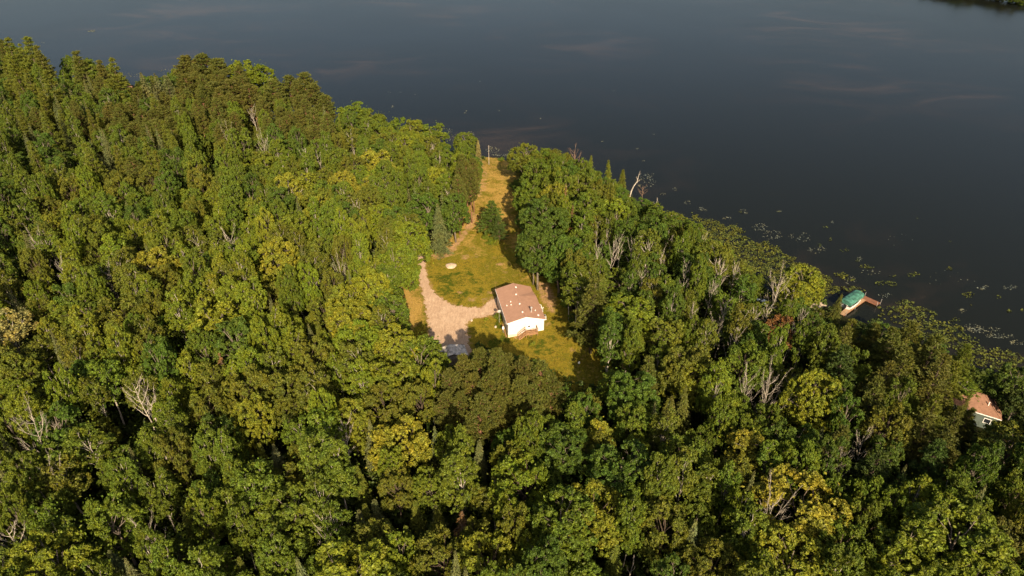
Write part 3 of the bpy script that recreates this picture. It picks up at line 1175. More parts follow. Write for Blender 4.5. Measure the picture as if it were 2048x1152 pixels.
# lime and gold trees
for kind, u, v, h, r, tn in (('maple_tree', 683, 345, 15, 4.6, 'golden yellow'), ('aspen_tree', 742, 352, 14, 3.2, 'golden yellow'), ('maple_tree', 540, 480, 16, 5.0, 'golden yellow'),
                             ('maple_tree', 300, 497, 16, 4.8, 'golden yellow'), ('aspen_tree', 570, 345, 17, 3.5, 'golden yellow'), ('birch_tree', 605, 345, 14, 3.6, 'yellow green'),
                             ('maple_tree', 870, 335, 14, 4.2, 'yellow green'), ('maple_tree', 425, 615, 16, 4.6, 'yellow green'), ('maple_tree', 700, 620, 16, 4.6, 'yellow green'),
                             ('oak_tree', 795, 845, 14, 4.5, 'golden yellow'), ('maple_tree', 1640, 752, 16, 4.6, 'yellow green'), ('oak_tree', 1612, 972, 16, 6.2, 'golden yellow'),
                             ('maple_tree', 1592, 1085, 15, 5.2, 'yellow green'), ('aspen_tree', 1498, 868, 14, 3.4, 'golden yellow'), ('aspen_tree', 1200, 838, 13, 2.0, 'golden yellow'),
                             ('oak_tree', 975, 1090, 14, 4.4, 'yellow green'), ('birch_tree', 8, 628, 14, 3.8, 'pale straw'), ('maple_tree', 1610, 540, 12, 4.4, 'yellow green'),
                             ('birch_tree', 1590, 568, 11, 3.2, 'yellow green'), ('birch_tree', 1568, 640, 12, 3.0, 'rust brown'), ('maple_tree', 1930, 1040, 17, 6.2, 'bright green'),
                             ('maple_tree', 1850, 1085, 16, 5.4, 'bright green'), ('maple_tree', 1965, 1110, 16, 5.4, 'bright green'), ('oak_tree', 1190, 982, 15, 4.6, 'yellow green'),
                             ('maple_tree', 1128, 1005, 16, 4.6, 'mid green'), ('maple_tree', 1380, 700, 15, 4.6, 'olive'), ('oak_tree', 1400, 720, 14, 4.2, 'yellow green'),
                             ('maple_tree', 75, 1085, 16, 4.8, 'yellow green'), ('maple_tree', 690, 1105, 15, 5.0, 'yellow green'), ('oak_tree', 1040, 930, 15, 4.4, 'bright green'),
                             ('maple_tree', 1250, 905, 15, 5.0, 'deep green'), ('oak_tree', 225, 600, 16, 5.2, 'olive'), ('maple_tree', 640, 395, 15, 4.4, 'yellow green'),
                             ('maple_tree', 1130, 870, 14, 4.8, 'deep green')):
    hand_top(kind, u, v, h, r, tn)
# the lakeside skyline at the left
for kind, u, v, h, r, tn, pr_ in (('white_pine', 8, 78, 24, 6.0, 'olive', 0), ('white_pine', 45, 76, 24, 6.4, 'olive', 1), ('white_pine', 72, 92, 23, 5.0, 'bronze olive', 2), ('white_pine', 22, 120, 22, 5.5, 'olive', 3),
                                  ('white_pine', 95, 140, 22, 5.0, 'olive', 1), ('white_pine', 150, 103, 23, 6.2, 'bronze olive', 2), ('maple_tree', 172, 128, 18, 5.2, 'mid green', 1), ('white_pine', 225, 118, 22, 5.0, 'olive', 0),
                                  ('white_pine', 195, 122, 21, 4.8, 'bronze olive', 3), ('spruce_tree', 284, 142, 18, 4.4, 'grey green', 0), ('spruce_tree', 310, 144, 19, 4.4, 'grey green', 2), ('white_pine', 330, 152, 17, 4.2, 'grey green', 2),
                                  ('red_pine', 372, 112, 20, 5.6, 'bronze olive', 0), ('red_pine', 402, 107, 21, 6.2, 'bronze olive', 1), ('red_pine', 432, 116, 20, 5.6, 'bronze olive', 2), ('red_pine', 372, 150, 18, 5.2, 'bronze olive', 3),
                                  ('red_pine', 420, 165, 17, 5.2, 'bronze olive', 0), ('maple_tree', 482, 122, 19, 6.0, 'bright green', 1), ('maple_tree', 512, 126, 18, 5.8, 'bright green', 2), ('red_pine', 455, 160, 18, 5.2, 'bronze olive', 2),
                                  ('red_pine', 545, 158, 18, 5.2, 'bronze olive', 1), ('red_pine', 500, 170, 18, 5.4, 'bronze olive', 3), ('red_pine', 578, 152, 18, 4.4, 'bronze olive', 0), ('red_pine', 605, 145, 20, 5.2, 'bronze olive', 2),
                                  ('red_pine', 625, 168, 18, 4.6, 'bronze olive', 1), ('red_pine', 652, 190, 15, 4.0, 'bronze olive', 3), ('red_pine', 596, 190, 16, 4.2, 'bronze olive', 3), ('maple_tree', 705, 207, 16, 5.6, 'mid green', 0),
                                  ('maple_tree', 740, 217, 15, 4.8, 'mid green', 2), ('maple_tree', 760, 240, 13, 4.2, 'mid green', 3), ('maple_tree', 798, 236, 13, 3.6, 'mid green', 1), ('maple_tree', 825, 240, 14, 4.4, 'bright green', 4),
                                  ('maple_tree', 868, 250, 15, 4.6, 'mid green', 0), ('maple_tree', 850, 262, 13, 4.2, 'bright green', 2)):
    hand_top(kind, u, v, h, r, tn, proto=pr_)
for u in range(215, 345, 22):
    hand_top('red_pine', u, 205 + 0.12 * (u - 215) + rnd.uniform(-8, 8), 15, 3.4, 'bronze olive')
    hand_top('red_pine', u + 10, 240 + rnd.uniform(-8, 8), 14, 3.4, 'bronze olive')
for u, v, h, r, tn in ((138, 175, 15, 2.6, 'grey green'), (160, 200, 14, 2.4, 'grey green'), (108, 205, 15, 2.6, 'grey green'), (122, 235, 14, 2.4, 'grey green'), (205, 185, 13, 2.2, 'grey green')):
    hand_top('spruce_tree', u, v, h, r, tn)
# right: lakeside conifers by the dock and round the brown roof
hand_base('spruce_tree', 1660, 655, 586, 1.9, 'bronze olive', proto=0)
for kind, u, v, h, r, tn in (('white_pine', 1708, 640, 11, 3.2, 'olive'), ('white_pine', 1755, 652, 12, 3.6, 'bronze olive'), ('white_pine', 1795, 655, 15, 4.2, 'bronze olive'), ('white_pine', 1838, 645, 16, 4.6, 'bronze olive'),
                             ('white_pine', 1868, 672, 16, 4.6, 'bronze olive'), ('white_pine', 1820, 700, 15, 4.4, 'bronze olive'), ('white_pine', 1890, 715, 15, 4.0, 'bronze olive'), ('white_pine', 1945, 690, 14, 3.6, 'olive'),
                             ('white_pine', 1915, 722, 13, 3.6, 'olive'), ('white_pine', 1700, 700, 15, 4.4, 'dark green'), ('white_pine', 1775, 720, 15, 4.0, 'bronze olive'), ('white_pine', 1875, 790, 14, 3.6, 'olive'),
                             ('white_pine', 1922, 812, 12, 2.6, 'bronze olive'), ('spruce_tree', 1946, 782, 10, 1.3, 'olive'), ('white_pine', 1860, 830, 14, 4.2, 'bronze olive'),
                             ('maple_tree', 2040, 738, 13, 3.4, 'deep green'), ('maple_tree', 2052, 778, 12, 3.2, 'dark green'), ('white_pine', 1915, 862, 13, 3.4, 'bronze olive'),
                             ('maple_tree', 1335, 640, 14, 4.2, 'olive'), ('white_pine', 1300, 715, 14, 3.2, 'bronze olive'), ('spruce_tree', 1372, 770, 13, 2.6, 'bronze olive'), ('spruce_tree', 1345, 790, 13, 2.6, 'bronze olive'),
                             ('maple_tree', 2040, 860, 13, 4.2, 'olive'), ('oak_tree', 2046, 1060, 14, 4.4, 'bronze olive')):
    hand_top(kind, u, v, h, r, tn)
# birches whose pale stems show
STEMS = [(255, 868, 768, 722), (226, 993, 924, 862), (175, 1048, 987, 925), (135, 576, 525, 468), (253, 638, 577, 520), (63, 600, 568, 520), (17, 1088, 1045, 990), 
         (112, 770, 720, 680), (430, 330, 305, 270), (168, 355, 325, 300), (990, 1075, 1030, 968), (1560, 812, 790, 745), (1900, 815, 800, 760), (1430, 720, 700, 655)]
for ub, vb, vs, vt in STEMS:
    hand_base('birch_tree', ub, vb, vt, 3.0, rnd.choice(['olive', 'mid green', 'mid green']))
# bare and half bare trees
for u, v, h, r, pr_ in ((518, 278, 13, 3.2, 0), (603, 300, 12, 2.6, 1), (640, 305, 11, 2.2, 1), (503, 215, 13, 2.6, 3), (455, 268, 12, 3.4, 2), (455, 468, 12, 3.4, 0), (676, 527, 11, 3.0, 2), (210, 534, 13, 3.0, 3),
                        (272, 762, 16, 3.0, 3), (318, 788, 12, 3.0, 1), (45, 845, 14, 3.6, 0), (72, 478, 12, 2.8, 2), (1375, 528, 15, 2.0, 3), (1220, 487, 12, 2.2, 1), (1198, 488, 12, 1.6, 3), (1243, 470, 14, 1.8, 3),
                        (1262, 480, 13, 2.0, 1), (1322, 505, 12, 2.2, 3), (1438, 525, 14, 2.4, 1), (1475, 530, 14, 2.0, 3), (1556, 566, 12, 4.4, 2), (1434, 652, 10, 2.8, 0), (1463, 675, 11, 2.0, 1), (1583, 652, 11, 2.4, 1),
                        (1548, 1012, 13, 4.2, 2), (1697, 905, 12, 1.8, 3), (1540, 765, 12, 4.0, 2), (1498, 748, 12, 3.0, 0), (115, 520, 14, 2.4, 3), (585, 378, 11, 2.6, 1), (1290, 540, 12, 2.0, 3), (1345, 470, 12, 2.0, 1),
                        (1408, 470, 12, 1.6, 3), (690, 860, 12, 2.4, 1), (1635, 1040, 10, 2.0, 0), (283, 1050, 11, 3.0, 0), (638, 1040, 11, 2.0, 3), (900, 385, 11, 2.0, 1), (1500, 620, 12, 2.0, 1), (1538, 610, 11, 2.0, 3),
                        (220, 205, 12, 2.2, 0), (1740, 870, 10, 2.6, 0), (1420, 565, 12, 1.8, 1), (1455, 600, 12, 2.0, 3), (20, 1050, 13, 2.8, 3), (118, 930, 12, 2.6, 1), (1600, 620, 11, 1.6, 1), (1392, 610, 12, 1.8, 3), (745, 740, 10, 2.4, 1)):
    hand_top('dead_tree', u, v, h + 1.2, r * 0.7, 'olive', proto=pr_)
for u, v, h, r in ((432, 705, 13, 2.0), (925, 1020, 11, 2.4), (1165, 1000, 12, 2.4)):
    hand_top('dead_spruce', u, v, h, r, 'rust brown')
for u, v, h in ((640, 455, 13), (368, 680, 12), (518, 885, 12), (500, 905, 11), (720, 930, 12), (728, 1008, 10), (715, 1020, 10), (748, 1000, 10), (830, 1000, 10), (878, 1010, 9), (862, 1045, 9), (958, 880, 12), (875, 1015, 9)):
    hand_top('fir_tree', u, v, h * 0.8, 1.6, rnd.choice(['grey green', 'olive', 'grey green', 'olive']))
hand_top('broken_snag', 1268, 1105, 9, 0.8, 'olive')

# --- the rest of the forest: scattered, kept clear of what the photograph shows open
sil = [(-200, 60), (0, 76), (30, 76), (60, 92), (85, 112), (100, 155), (116, 155), (122, 112), (150, 104), (185, 122), (230, 124), (248, 168), (265, 178), (278, 152), (300, 144), (330, 152), (345, 128), (370, 114), (430, 112), (455, 132),
       (490, 126), (530, 132), (550, 152), (590, 148), (625, 168), (660, 194), (672, 218), (700, 210), (745, 218), (775, 248), (820, 252), (850, 258), (868, 272), (905, 300), (925, 280), (945, 280), (952, 310), (965, 318), (985, 330),
       (1020, 330), (1040, 296), (1060, 304), (1100, 301), (1140, 308), (1180, 318), (1205, 350), (1240, 360), (1262, 392), (1310, 402), (1350, 424), (1400, 447), (1430, 475), (1480, 515), (1520, 545), (1560, 572), (1600, 592), (1640, 606),
       (1660, 640), (1685, 645), (1740, 645), (1790, 652), (1840, 655), (1900, 690), (1950, 710), (2000, 735), (2048, 752), (2300, 830)]
keep_px = [clear_px,
           [(878, 688), (938, 686), (940, 712), (925, 722), (886, 724), (876, 700)],
           [(1675, 585), (1712, 572), (1765, 605), (1755, 625), (1715, 632), (1695, 640), (1672, 628)],
           [(1912, 774), (1950, 774), (1972, 784), (2010, 842), (2012, 870), (1960, 868), (1962, 800), (1940, 800), (1912, 792)],
           [(1518, 596), (1532, 596), (1532, 612), (1518, 612)], [(1618, 596), (1645, 596), (1645, 610), (1618, 610)],
           [(1958, 735), (1985, 745), (2000, 800), (1985, 812), (1965, 770)]]


PROT = []
for t in trees:
    if t['kind'] in ('dead_tree', 'dead_spruce', 'broken_snag', 'fir_tree'):
        z_ = gz(t['x'], t['y'])
        for f_ in ((0.97, 0.82) if t['kind'] != 'fir_tree' else (0.97, 0.8)):
            PROT.append((*proj(t['x'], t['y'], z_ + t['h'] * f_), t['y']))
for t in trees:
    if t['hand'] and t['kind'] not in ('dead_tree', 'dead_spruce', 'broken_snag', 'fir_tree'):
        PROT.append((*proj(t['x'], t['y'], gz(t['x'], t['y']) + t['h'] * 0.88), t['y']))
for ub, vb, vs, vt in STEMS:
    yb = on_ground(ub, vb)[1]
    for f_ in (0.15, 0.4, 0.65, 0.9):
        dv_ = (vb - vs) * f_
        PROT.append((ub - dv_ * (1024 - ub) / (2680 - vb), vb - dv_, yb))
for u_, v_, y_ in ((1970, 800, 88), (1985, 825, 86), (2000, 838, 85), (1978, 845, 85), (1930, 782, 90), (1965, 790, 88), (890, 700, 103), (910, 705, 103), (930, 700, 105), (1700, 598, 126), (1715, 605, 126), (1740, 606, 127),
                  (1690, 625, 123), (1030, 655, 113), (1070, 650, 114), (1524, 604, 124), (1630, 602, 127)):
    PROT.append((u_, v_, y_))
PROT = np.array(PROT)


def hides(x, y, z, h, r):
    """would this crown hide a tree or stem that the photograph shows?"""
    cu, cv = proj(x, y, z + h * 0.62)
    d = y * cp - (z + h * 0.62 - CAM_H) * sp_
    rx, ry = F * r / d * 0.88, F * (r * 0.4 + h * 0.27) / d * 0.95
    q = ((PROT[:, 0] - cu) / rx) ** 2 + ((PROT[:, 1] - cv) / ry) ** 2
    return bool(((q < 1) & (PROT[:, 2] > y - 0.5)).any())


def pixel_ok(x, y, z, h, r):
    for fz, fr in ((1.0, 0.0), (0.93, 0.55), (0.93, -0.55), (0.75, 0.9), (0.75, -0.9), (0.55, 1.0), (0.55, -1.0), (0.4, 0.8), (0.4, -0.8), (0.6, 0.0), (0.3, 0), (0.0, 0)):
        u, v = proj(x + fr * r, y, z + h * fz)
        if fz >= 0.75 and v < interp(u, sil):
            return 2
        for P in keep_px:
            if in_poly(u, v, P):
                return 1
    return 0


def mix_for(u, v):
    """kinds and tints by part of the wood"""
    if u < 360 and v < 330:
        return [('white_pine', 'olive', 3), ('spruce_tree', 'grey green', 2), ('tall_maple_tree', 'deep green', 4), ('red_pine', 'bronze olive', 2), ('aspen_tree', 'mid green', 2), ('fir_tree', 'olive', 0.55), ('spruce_tree', 'grey green', 0.7)]
    if 340 < u < 690 and v < 260:
        return [('red_pine', 'bronze olive', 5), ('maple_tree', 'mid green', 2), ('spruce_tree', 'olive', 1), ('fir_tree', 'olive', 0.55), ('spruce_tree', 'grey green', 0.7)]
    if u < 1000 and v < 420:
        return [('maple_tree', 'mid green', 5), ('maple_tree', 'bright green', 3), ('oak_tree', 'olive', 4), ('aspen_tree', 'mid green', 3), ('birch_tree', 'olive', 2), ('tall_maple_tree', 'deep green', 3), ('fir_tree', 'olive', 0.55), ('spruce_tree', 'grey green', 0.7)]
    if u < 500 and v < 800:
        return [('maple_tree', 'mid green', 3), ('oak_tree', 'olive', 5), ('aspen_tree', 'bright green', 4), ('birch_tree', 'olive', 5), ('tall_maple_tree', 'deep green', 3), ('aspen_tree', 'yellow green', 1), ('fir_tree', 'olive', 0.55), ('spruce_tree', 'grey green', 0.7)]
    if u < 900 and v < 820:
        return [('maple_tree', 'bright green', 4), ('oak_tree', 'olive', 4), ('maple_tree', 'yellow green', 3), ('aspen_tree', 'bright green', 3), ('birch_tree', 'olive', 2), ('maple_tree', 'mid green', 2), ('fir_tree', 'olive', 0.55), ('spruce_tree', 'grey green', 0.7)]
    if u < 700:
        return [('maple_tree', 'mid green', 4), ('oak_tree', 'olive', 4), ('aspen_tree', 'mid green', 4), ('birch_tree', 'mid green', 5), ('tall_maple_tree', 'deep green', 3), ('fir_tree', 'olive', 0), ('fir_tree', 'olive', 0.55), ('spruce_tree', 'grey green', 0.7)]
    if u > 1660 and v < 930:
        return [('white_pine', 'bronze olive', 4), ('tall_maple_tree', 'deep green', 3), ('oak_tree', 'olive', 2), ('white_pine', 'dark green', 2), ('maple_tree', 'mid green', 2), ('fir_tree', 'olive', 0.55), ('spruce_tree', 'grey green', 0.7)]
    if 1180 < u and v < 700:
        return [('aspen_tree', 'mid green', 6), ('tall_maple_tree', 'deep green', 5), ('birch_tree', 'olive', 3), ('maple_tree', 'mid green', 3), ('oak_tree', 'olive', 2), ('aspen_tree', 'deep green', 3), ('fir_tree', 'olive', 0.55), ('spruce_tree', 'grey green', 0.7)]
    if u > 1000:
        return [('maple_tree', 'mid green', 4), ('tall_maple_tree', 'deep green', 5), ('oak_tree', 'mid green', 4), ('aspen_tree', 'mid green', 4), ('aspen_tree', 'bright green', 1), ('birch_tree', 'olive', 1), ('oak_tree', 'olive', 2), ('fir_tree', 'olive', 0.55), ('spruce_tree', 'grey green', 0.7)]
    return [('maple_tree', 'mid green', 5), ('oak_tree', 'olive', 3), ('maple_tree', 'bright green', 3), ('aspen_tree', 'mid green', 4), ('birch_tree', 'mid green', 1), ('tall_maple_tree', 'deep green', 2), ('fir_tree', 'olive', 0.55), ('spruce_tree', 'grey green', 0.7)]


RAD = {'tall_maple_tree': (2.2, 4.3), 'maple_tree': (2.0, 4.3), 'oak_tree': (2.3, 4.3), 'aspen_tree': (1.6, 2.9), 'birch_tree': (1.9, 3.2), 'red_pine': (2.4, 3.2), 'white_pine': (2.6, 3.9), 'spruce_tree': (1.5, 2.6), 'fir_tree': (1.4, 2.0)}
HGT = {'tall_maple_tree': (11, 18.5), 'maple_tree': (10.5, 18), 'oak_tree': (11, 16.5), 'aspen_tree': (12, 19.5), 'birch_tree': (12, 18), 'red_pine': (15, 19), 'white_pine': (13, 20), 'spruce_tree': (11, 18), 'fir_tree': (8, 12)}

GL = np.array(land_poly)
house_c = on_ground(1045, 640)
outside = []
n_rand = 0
blocked_w = [world_poly(clear_px, 0.8)]
for attempt in range(26000):
    # denser sampling close to the camera
    v = rnd.uniform(60, 1330) if attempt % 3 else rnd.uniform(60, 700)
    u = rnd.uniform(-140, 2190)
    tz = -0.5
    x, y = at_z(u, v, tz)
    if y > 420 or x < -320:
        continue
    z = gz(x, y)
    if z < LAKE_Z + 0.12:
        continue
    if in_poly(x, y, blocked_w[0]):
        continue
    ut, vt = proj(x, y, z + 14)
    mx_ = mix_for(ut, vt)
    tot = sum(q[2] for q in mx_)
    pk = rnd.uniform(0, tot)
    for kind, tn, wt in mx_:
        pk -= wt
        if pk <= 0:
            break
    r = rnd.uniform(*RAD[kind])
    h = rnd.uniform(*HGT[kind])
    squeeze = 0.72 if attempt < 17000 else 0.65
    if attempt > 17000 and r > 3.2:
        r *= 0.75
    if not near_ok(x, y, r, squeeze):
        continue
    ok = pixel_ok(x, y, z, h, r)
    tries = 0
    while ok and tries < 5:
        h *= 0.86
        r *= 0.93
        tries += 1
        ok = pixel_ok(x, y, z, h, r)
    if ok or h < 6:
        continue
    if hides(x, y, z, h, r) or shades(x, y, z, h, r):
        continue
    # in the frame at all?
    pts = [proj(x + a_ * r, y, z + h * b_) for a_, b_ in ((0, 1), (-1, .7), (1, .7), (0, .4), (-.8, .45), (.8, .45))]
    vis = any(-2 < p[0] < 2050 and -2 < p[1] < 1150 for p in pts)
    if not vis:
        if any(-130 < p[0] < 2180 and p[1] < 1330 for p in pts):
            outside.append((kind, x, y, h, r, tn))
            add_hash(x, y, r)
        continue
    put_tree(kind, x, y, h, r, tint(tn))
    n_rand += 1

# trees just past the edge of the picture, joined into one wood
SP = {}
vv, ff, cnt = [], [], 0
for kind, x, y, h, r, tn in outside[:90]:
    kk = 'oak_tree' if 'pine' not in kind and 'spruce' not in kind and 'fir' not in kind else 'red_pine'
    key = (kk, rnd.randrange(2))
    if key not in SP:
        me = PROTO[kk][key[1]]['crown']
        co = np.zeros(len(me.vertices) * 3, np.float32)
        me.vertices.foreach_get('co', co)
        co = co.reshape(-1, 4, 3)
        sel = co[::4]
        c = sel.mean(1, keepdims=True)
        SP[key] = (c + (sel - c) * 1.8, PROTO[kk][key[1]]['h'], PROTO[kk][key[1]]['r'])
    q, h0, r0 = SP[key]
    an = rnd.uniform(0, 6.28)
    sc = np.array([r / r0, r / r0, h / h0])
    qq = q * sc
    ca, sa = math.cos(an), math.sin(an)
    qx = qq[..., 0] * ca - qq[..., 1] * sa + x
    qy = qq[..., 0] * sa + qq[..., 1] * ca + y
    vv.append(np.stack([qx, qy, qq[..., 2] + gz(x, y)], -1).reshape(-1, 3))
if vv:
    wood = link('surrounding_wood', quads_mesh('surrounding_wood', np.concatenate(vv), M['leaf']))
    wood.color = (*TI['mid green'], 1)
    tag(wood, 'green broadleaf wood carrying on past the edges of the view', 'woodland', kind='stuff')

# undergrowth: saplings, bracken and brush under the trees
n_u = 9000
uu = rng.uniform(-80, 2130, n_u * 3)
vv_ = rng.uniform(130, 1250, n_u * 3)
pts = []
lawn_core = world_poly(clear_px, -0.3)
bx = np.array([at_z(u, v, -0.5) for u, v in zip(uu, vv_)])
bz = base_h(bx[:, 0], bx[:, 1])
inlawn = in_poly_np(bx[:, 0], bx[:, 1], world_poly(clear_px, 1.0))
ok = (bz > LAKE_Z + 0.1) & (~inlawn) & (bx[:, 1] < 420)
for P in keep_px[1:]:
    ok &= ~in_poly_np(uu, vv_ - 12, P)
bx, bz = bx[ok], bz[ok]
dd = np.hypot(bx[:, 0], bx[:, 1])
sel = rng.permutation(len(bx))[:n_u]
bx, bz = bx[sel], bz[sel]
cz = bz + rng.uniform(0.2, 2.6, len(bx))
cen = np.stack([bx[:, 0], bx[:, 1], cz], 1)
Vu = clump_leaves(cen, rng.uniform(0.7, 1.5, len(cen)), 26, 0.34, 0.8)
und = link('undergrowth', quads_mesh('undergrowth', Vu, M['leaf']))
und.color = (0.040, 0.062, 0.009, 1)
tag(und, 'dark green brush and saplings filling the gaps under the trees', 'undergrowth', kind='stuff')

# grass tufts over the clearing
gx = rng.uniform(min(p[0] for p in clear_w), max(p[0] for p in clear_w), 30000)
gy = rng.uniform(min(p[1] for p in clear_w), max(p[1] for p in clear_w), 30000)
dw_g = near_poly(gx, gy, DW, 0.6)
k = in_poly_np(gx, gy, world_poly(clear_px, 1.5)) & (dw_g < 0.05) & (dirt_fn(gx, gy) < 0.35) & (np.sin(gx * 0.9 + 1.3 * np.sin(gy * 0.5)) + np.sin(gy * 0.8) + rng.uniform(-1.5, 1.5, len(gx)) > 0.1)
gx, gy = gx[k][:9000], gy[k][:9000]
gzv = base_h(gx, gy) + 0.08
P = np.repeat(np.stack([gx, gy, gzv], 1), 3, 0) + rng.standard_normal((len(gx) * 3, 3)) * [0.18, 0.18, 0.03]
Vg = rhombs(P, unit(rng.standard_normal(P.shape) + [0, -0.4, 0.8]), rng.uniform(0.08, 0.2, len(P)), 0.07)
gr = link('grass', quads_mesh('grass', Vg, M['leaf']))
gr.color = (0.13, 0.105, 0.010, 1)
tag(gr, 'rough tufts of grass over the sunlit clearing', 'grass', kind='stuff')

print('TREES', len(trees), 'random', n_rand, 'outside', len(outside))
from collections import Counter
print(Counter(t['kind'] for t in trees))

#@@DETAILS@@
# ------------------------------------------------------------------ the white house
HA = math.radians(11.5)
house = empty('house', (2.81, 113.95, 0), HA, label='long white single storey house with brown shingle roof in the middle of the clearing', cat='house')
XL, XR, LEN, ZE, ZR = -3.7, 3.9, 12.6, 3.02, 4.08
m = MB()
m.box(XL, XR, 0, 0.12, 0.05, ZE - 0.05)
m.box(XL, XL + 0.12, 0.12, LEN, 0.05, ZE - 0.05)
m.box(XR - 0.12, XR, 0.12, LEN, 0.05, 2.5)
m.box(XL + 0.12, XR - 0.12, LEN - 0.12, LEN, 0.05, 2.5)
for y_ in (0, LEN - 0.12):     # gables
    m.slab([(XL, y_, ZE - 0.05), (XR, y_, ZE - 0.05), (0, y_, ZR - 0.12)], 0) if False else None
    n = len(m.v)
    zq = ZE - 0.05 if y_ == 0 else 2.5
    m.v += [(XL, y_, zq), (XR, y_, zq), (0, y_, ZR - 0.14), (XL, y_ + 0.12, zq), (XR, y_ + 0.12, zq), (0, y_ + 0.12, ZR - 0.14)]
    m.t += [(n, n + 1, n + 2), (n + 3, n + 5, n + 4)]
wall = m.build('wall', M['siding'], house)
sidingme = MB()
sidingme.box(XL + 0.002, XR - 0.002, -0.018, 0.0, 0, 0.10)
b0 = sidingme.mesh('siding_board', M['siding'])
for k in range(13):                         # clapboard courses on the sunny gable wall
    bb = link('siding_board', b0, wall, (0, 0, 0.2 + k * 0.215))
m = MB()                                    # skirting below the floor line
m.box(XL + 0.03, XR - 0.03, 0.03, LEN - 0.03, -1.1, 0.05)
m.build('skirting', M['skirting'], house)
m = MB()
m.box(XL - 0.01, XR + 0.01, -0.03, 0.0, -0.02, 0.06)
m.build('sill_board', M['trim'], house)
# roof: two slopes, the rear right part lower with a small hip towards it
ov = 0.3
zs = (ZR - ZE) / 3.9


def zroof(x_):
    return ZR - abs(x_) * zs


rf = MB()
rf.slab([(XL - ov, -ov, zroof(XL - ov)), (0, -ov, ZR), (0, LEN + ov, ZR), (XL - ov, LEN + ov, zroof(XL - ov))], 0.10)
rf.slab([(0, -ov, ZR), (XR + ov, -ov, zroof(XR + ov)), (XR + ov, 8.8, zroof(XR + ov)), (0, 7.7, ZR)], 0.10)
rf.slab([(0, 7.7, ZR), (XR + ov, 8.8, zroof(XR + ov)), (4.0, 10.9, 2.66)], 0.10)
rf.slab([(0, 7.7, ZR), (4.0, 10.9, 2.66), (4.0, LEN + ov, 2.66), (0, LEN + ov, ZR)], 0.10)
roof = rf.build('roof', M['shingle'], house)
m = MB()
m.bar((XL - ov, -ov - 0.015, zroof(XL - ov) - 0.08), (0, -ov - 0.015, ZR - 0.08), 0.03, 0.16)
m.bar((0, -ov - 0.015, ZR - 0.08), (XR + ov, -ov - 0.015, zroof(XR + ov) - 0.08), 0.03, 0.16)
m.build('rake_board', M['trim'], house)
m = MB()
m.bar((XL - ov - 0.02, -ov, zroof(XL - ov) - 0.05), (XL - ov - 0.02, LEN + ov, zroof(XL - ov) - 0.05), 0.04, 0.14)
m.build('fascia', M['trim'], house)
m = MB()
m.bar((0, -ov - 0.01, ZR + 0.012), (0, LEN + ov, ZR + 0.012), 0.34, 0.04)
m.build('ridge_cap', M['shingle'], roof)
vm = MB()
vm.tube([(0, 0, -0.1), (0, 0, 0.22)], [0.06, 0.06], 8)
vm.tube([(0, 0, 0.22), (0, 0, 0.30)], [0.12, 0.04], 8)
vmesh = vm.mesh('roof_vent', M['trim'])
vb = MB()
vb.box(-0.15, 0.15, -0.15, 0.15, -0.1, 0.13)
vbm = vb.mesh('roof_vent', M['trim'])
for (vx, vy), q in (((0.25, 11.2), 1), ((-0.25, 8.4), 1), ((-1.85, 6.4), 0), ((-2.85, 5.5), 0), ((-2.0, 5.3), 0), ((-0.25, 4.75), 1), ((-0.3, 1.7), 1), ((2.6, 2.5), 0), ((2.85, 0.9), 1)):
    link('roof_vent', vbm if q else vmesh, roof, (vx, vy, zroof(vx)))
m = MB()
m.tube([(1.6, 1.9, 3.5), (1.6, 1.9, 4.75)], [0.15, 0.15], 10)
m.tube([(1.6, 1.9, 4.75), (1.6, 1.9, 4.85), (1.6, 1.9, 4.98)], [0.26, 0.24, 0.06], 10)
m.build('chimney_pipe', M['metal'], roof)
# door with its little window, deck and steps
m = MB()
m.box(0.22, 1.22, -0.055, -0.02, 0.62, 2.72)
door = m.build('door', M['trim'], house)
m = MB()
for x0, x1, z0, z1 in ((0.10, 0.22, 0.62, 2.84), (1.22, 1.34, 0.62, 2.84), (0.22, 1.22, 2.72, 2.84)):
    m.box(x0, x1, -0.075, -0.02, z0, z1)
m.build('door_frame', M['siding'], door)
m = MB()
m.box(0.46, 0.98, -0.07, -0.055, 1.35, 1.68)
m.build('window_pane', M['glass'], door)
m = MB()
m.box(0.30, 0.36, -0.11, -0.055, 1.55, 1.68)
m.build('handle', M['metal'], door)
deck = empty('deck', (0, 0, 0))
deck.parent = house
dk = MB()
dk.box(0, 2.5, 0, 0.13, 0, 0.035)
dkm = dk.mesh('deck_board', M['wood'])
for k in range(10):
    link('deck_board', dkm, deck, (-0.2, -1.5 + k * 0.143, 0.55))
m = MB()
for x_ in (-0.2, 0.98, 2.22):
    for y_ in (-1.5, -0.2):
        m.box(x_, x_ + 0.09, y_, y_ + 0.09, -0.75, 0.548)
m.box(-0.2, 2.3, -1.53, -1.502, 0.36, 0.55)
m.build('deck_frame', M['wood'], deck)
post = MB()
post.box(0, 0.09, 0, 0.09, 0, 1.05)
pme = post.mesh('post', M['wood'])
for x_, y_ in ((-0.2, -1.5), (0.98, -1.5), (2.22, -1.5), (2.22, -0.2), (-0.2, -0.25)):
    link('post', pme, deck, (x_, y_, 0.59))
m = MB()
m.box(-0.22, 2.33, -1.55, -1.41, 1.64, 1.68)
m.box(2.2, 2.33, -1.41, -0.1, 1.64, 1.68)
m.box(-0.2, 2.3, -1.50, -1.46, 1.22, 1.33)
m.box(-0.2, 2.3, -1.50, -1.46, 0.82, 0.93)
m.box(2.25, 2.29, -1.41, -0.1, 1.22, 1.33)
m.box(2.25, 2.29, -1.41, -0.1, 0.82, 0.93)
m.build('railing', M['wood'], deck)
st = MB()
st.box(0, 0.30, 0, 1.15, 0, 0.04)
stm = st.mesh('stair_tread', M['wood'])
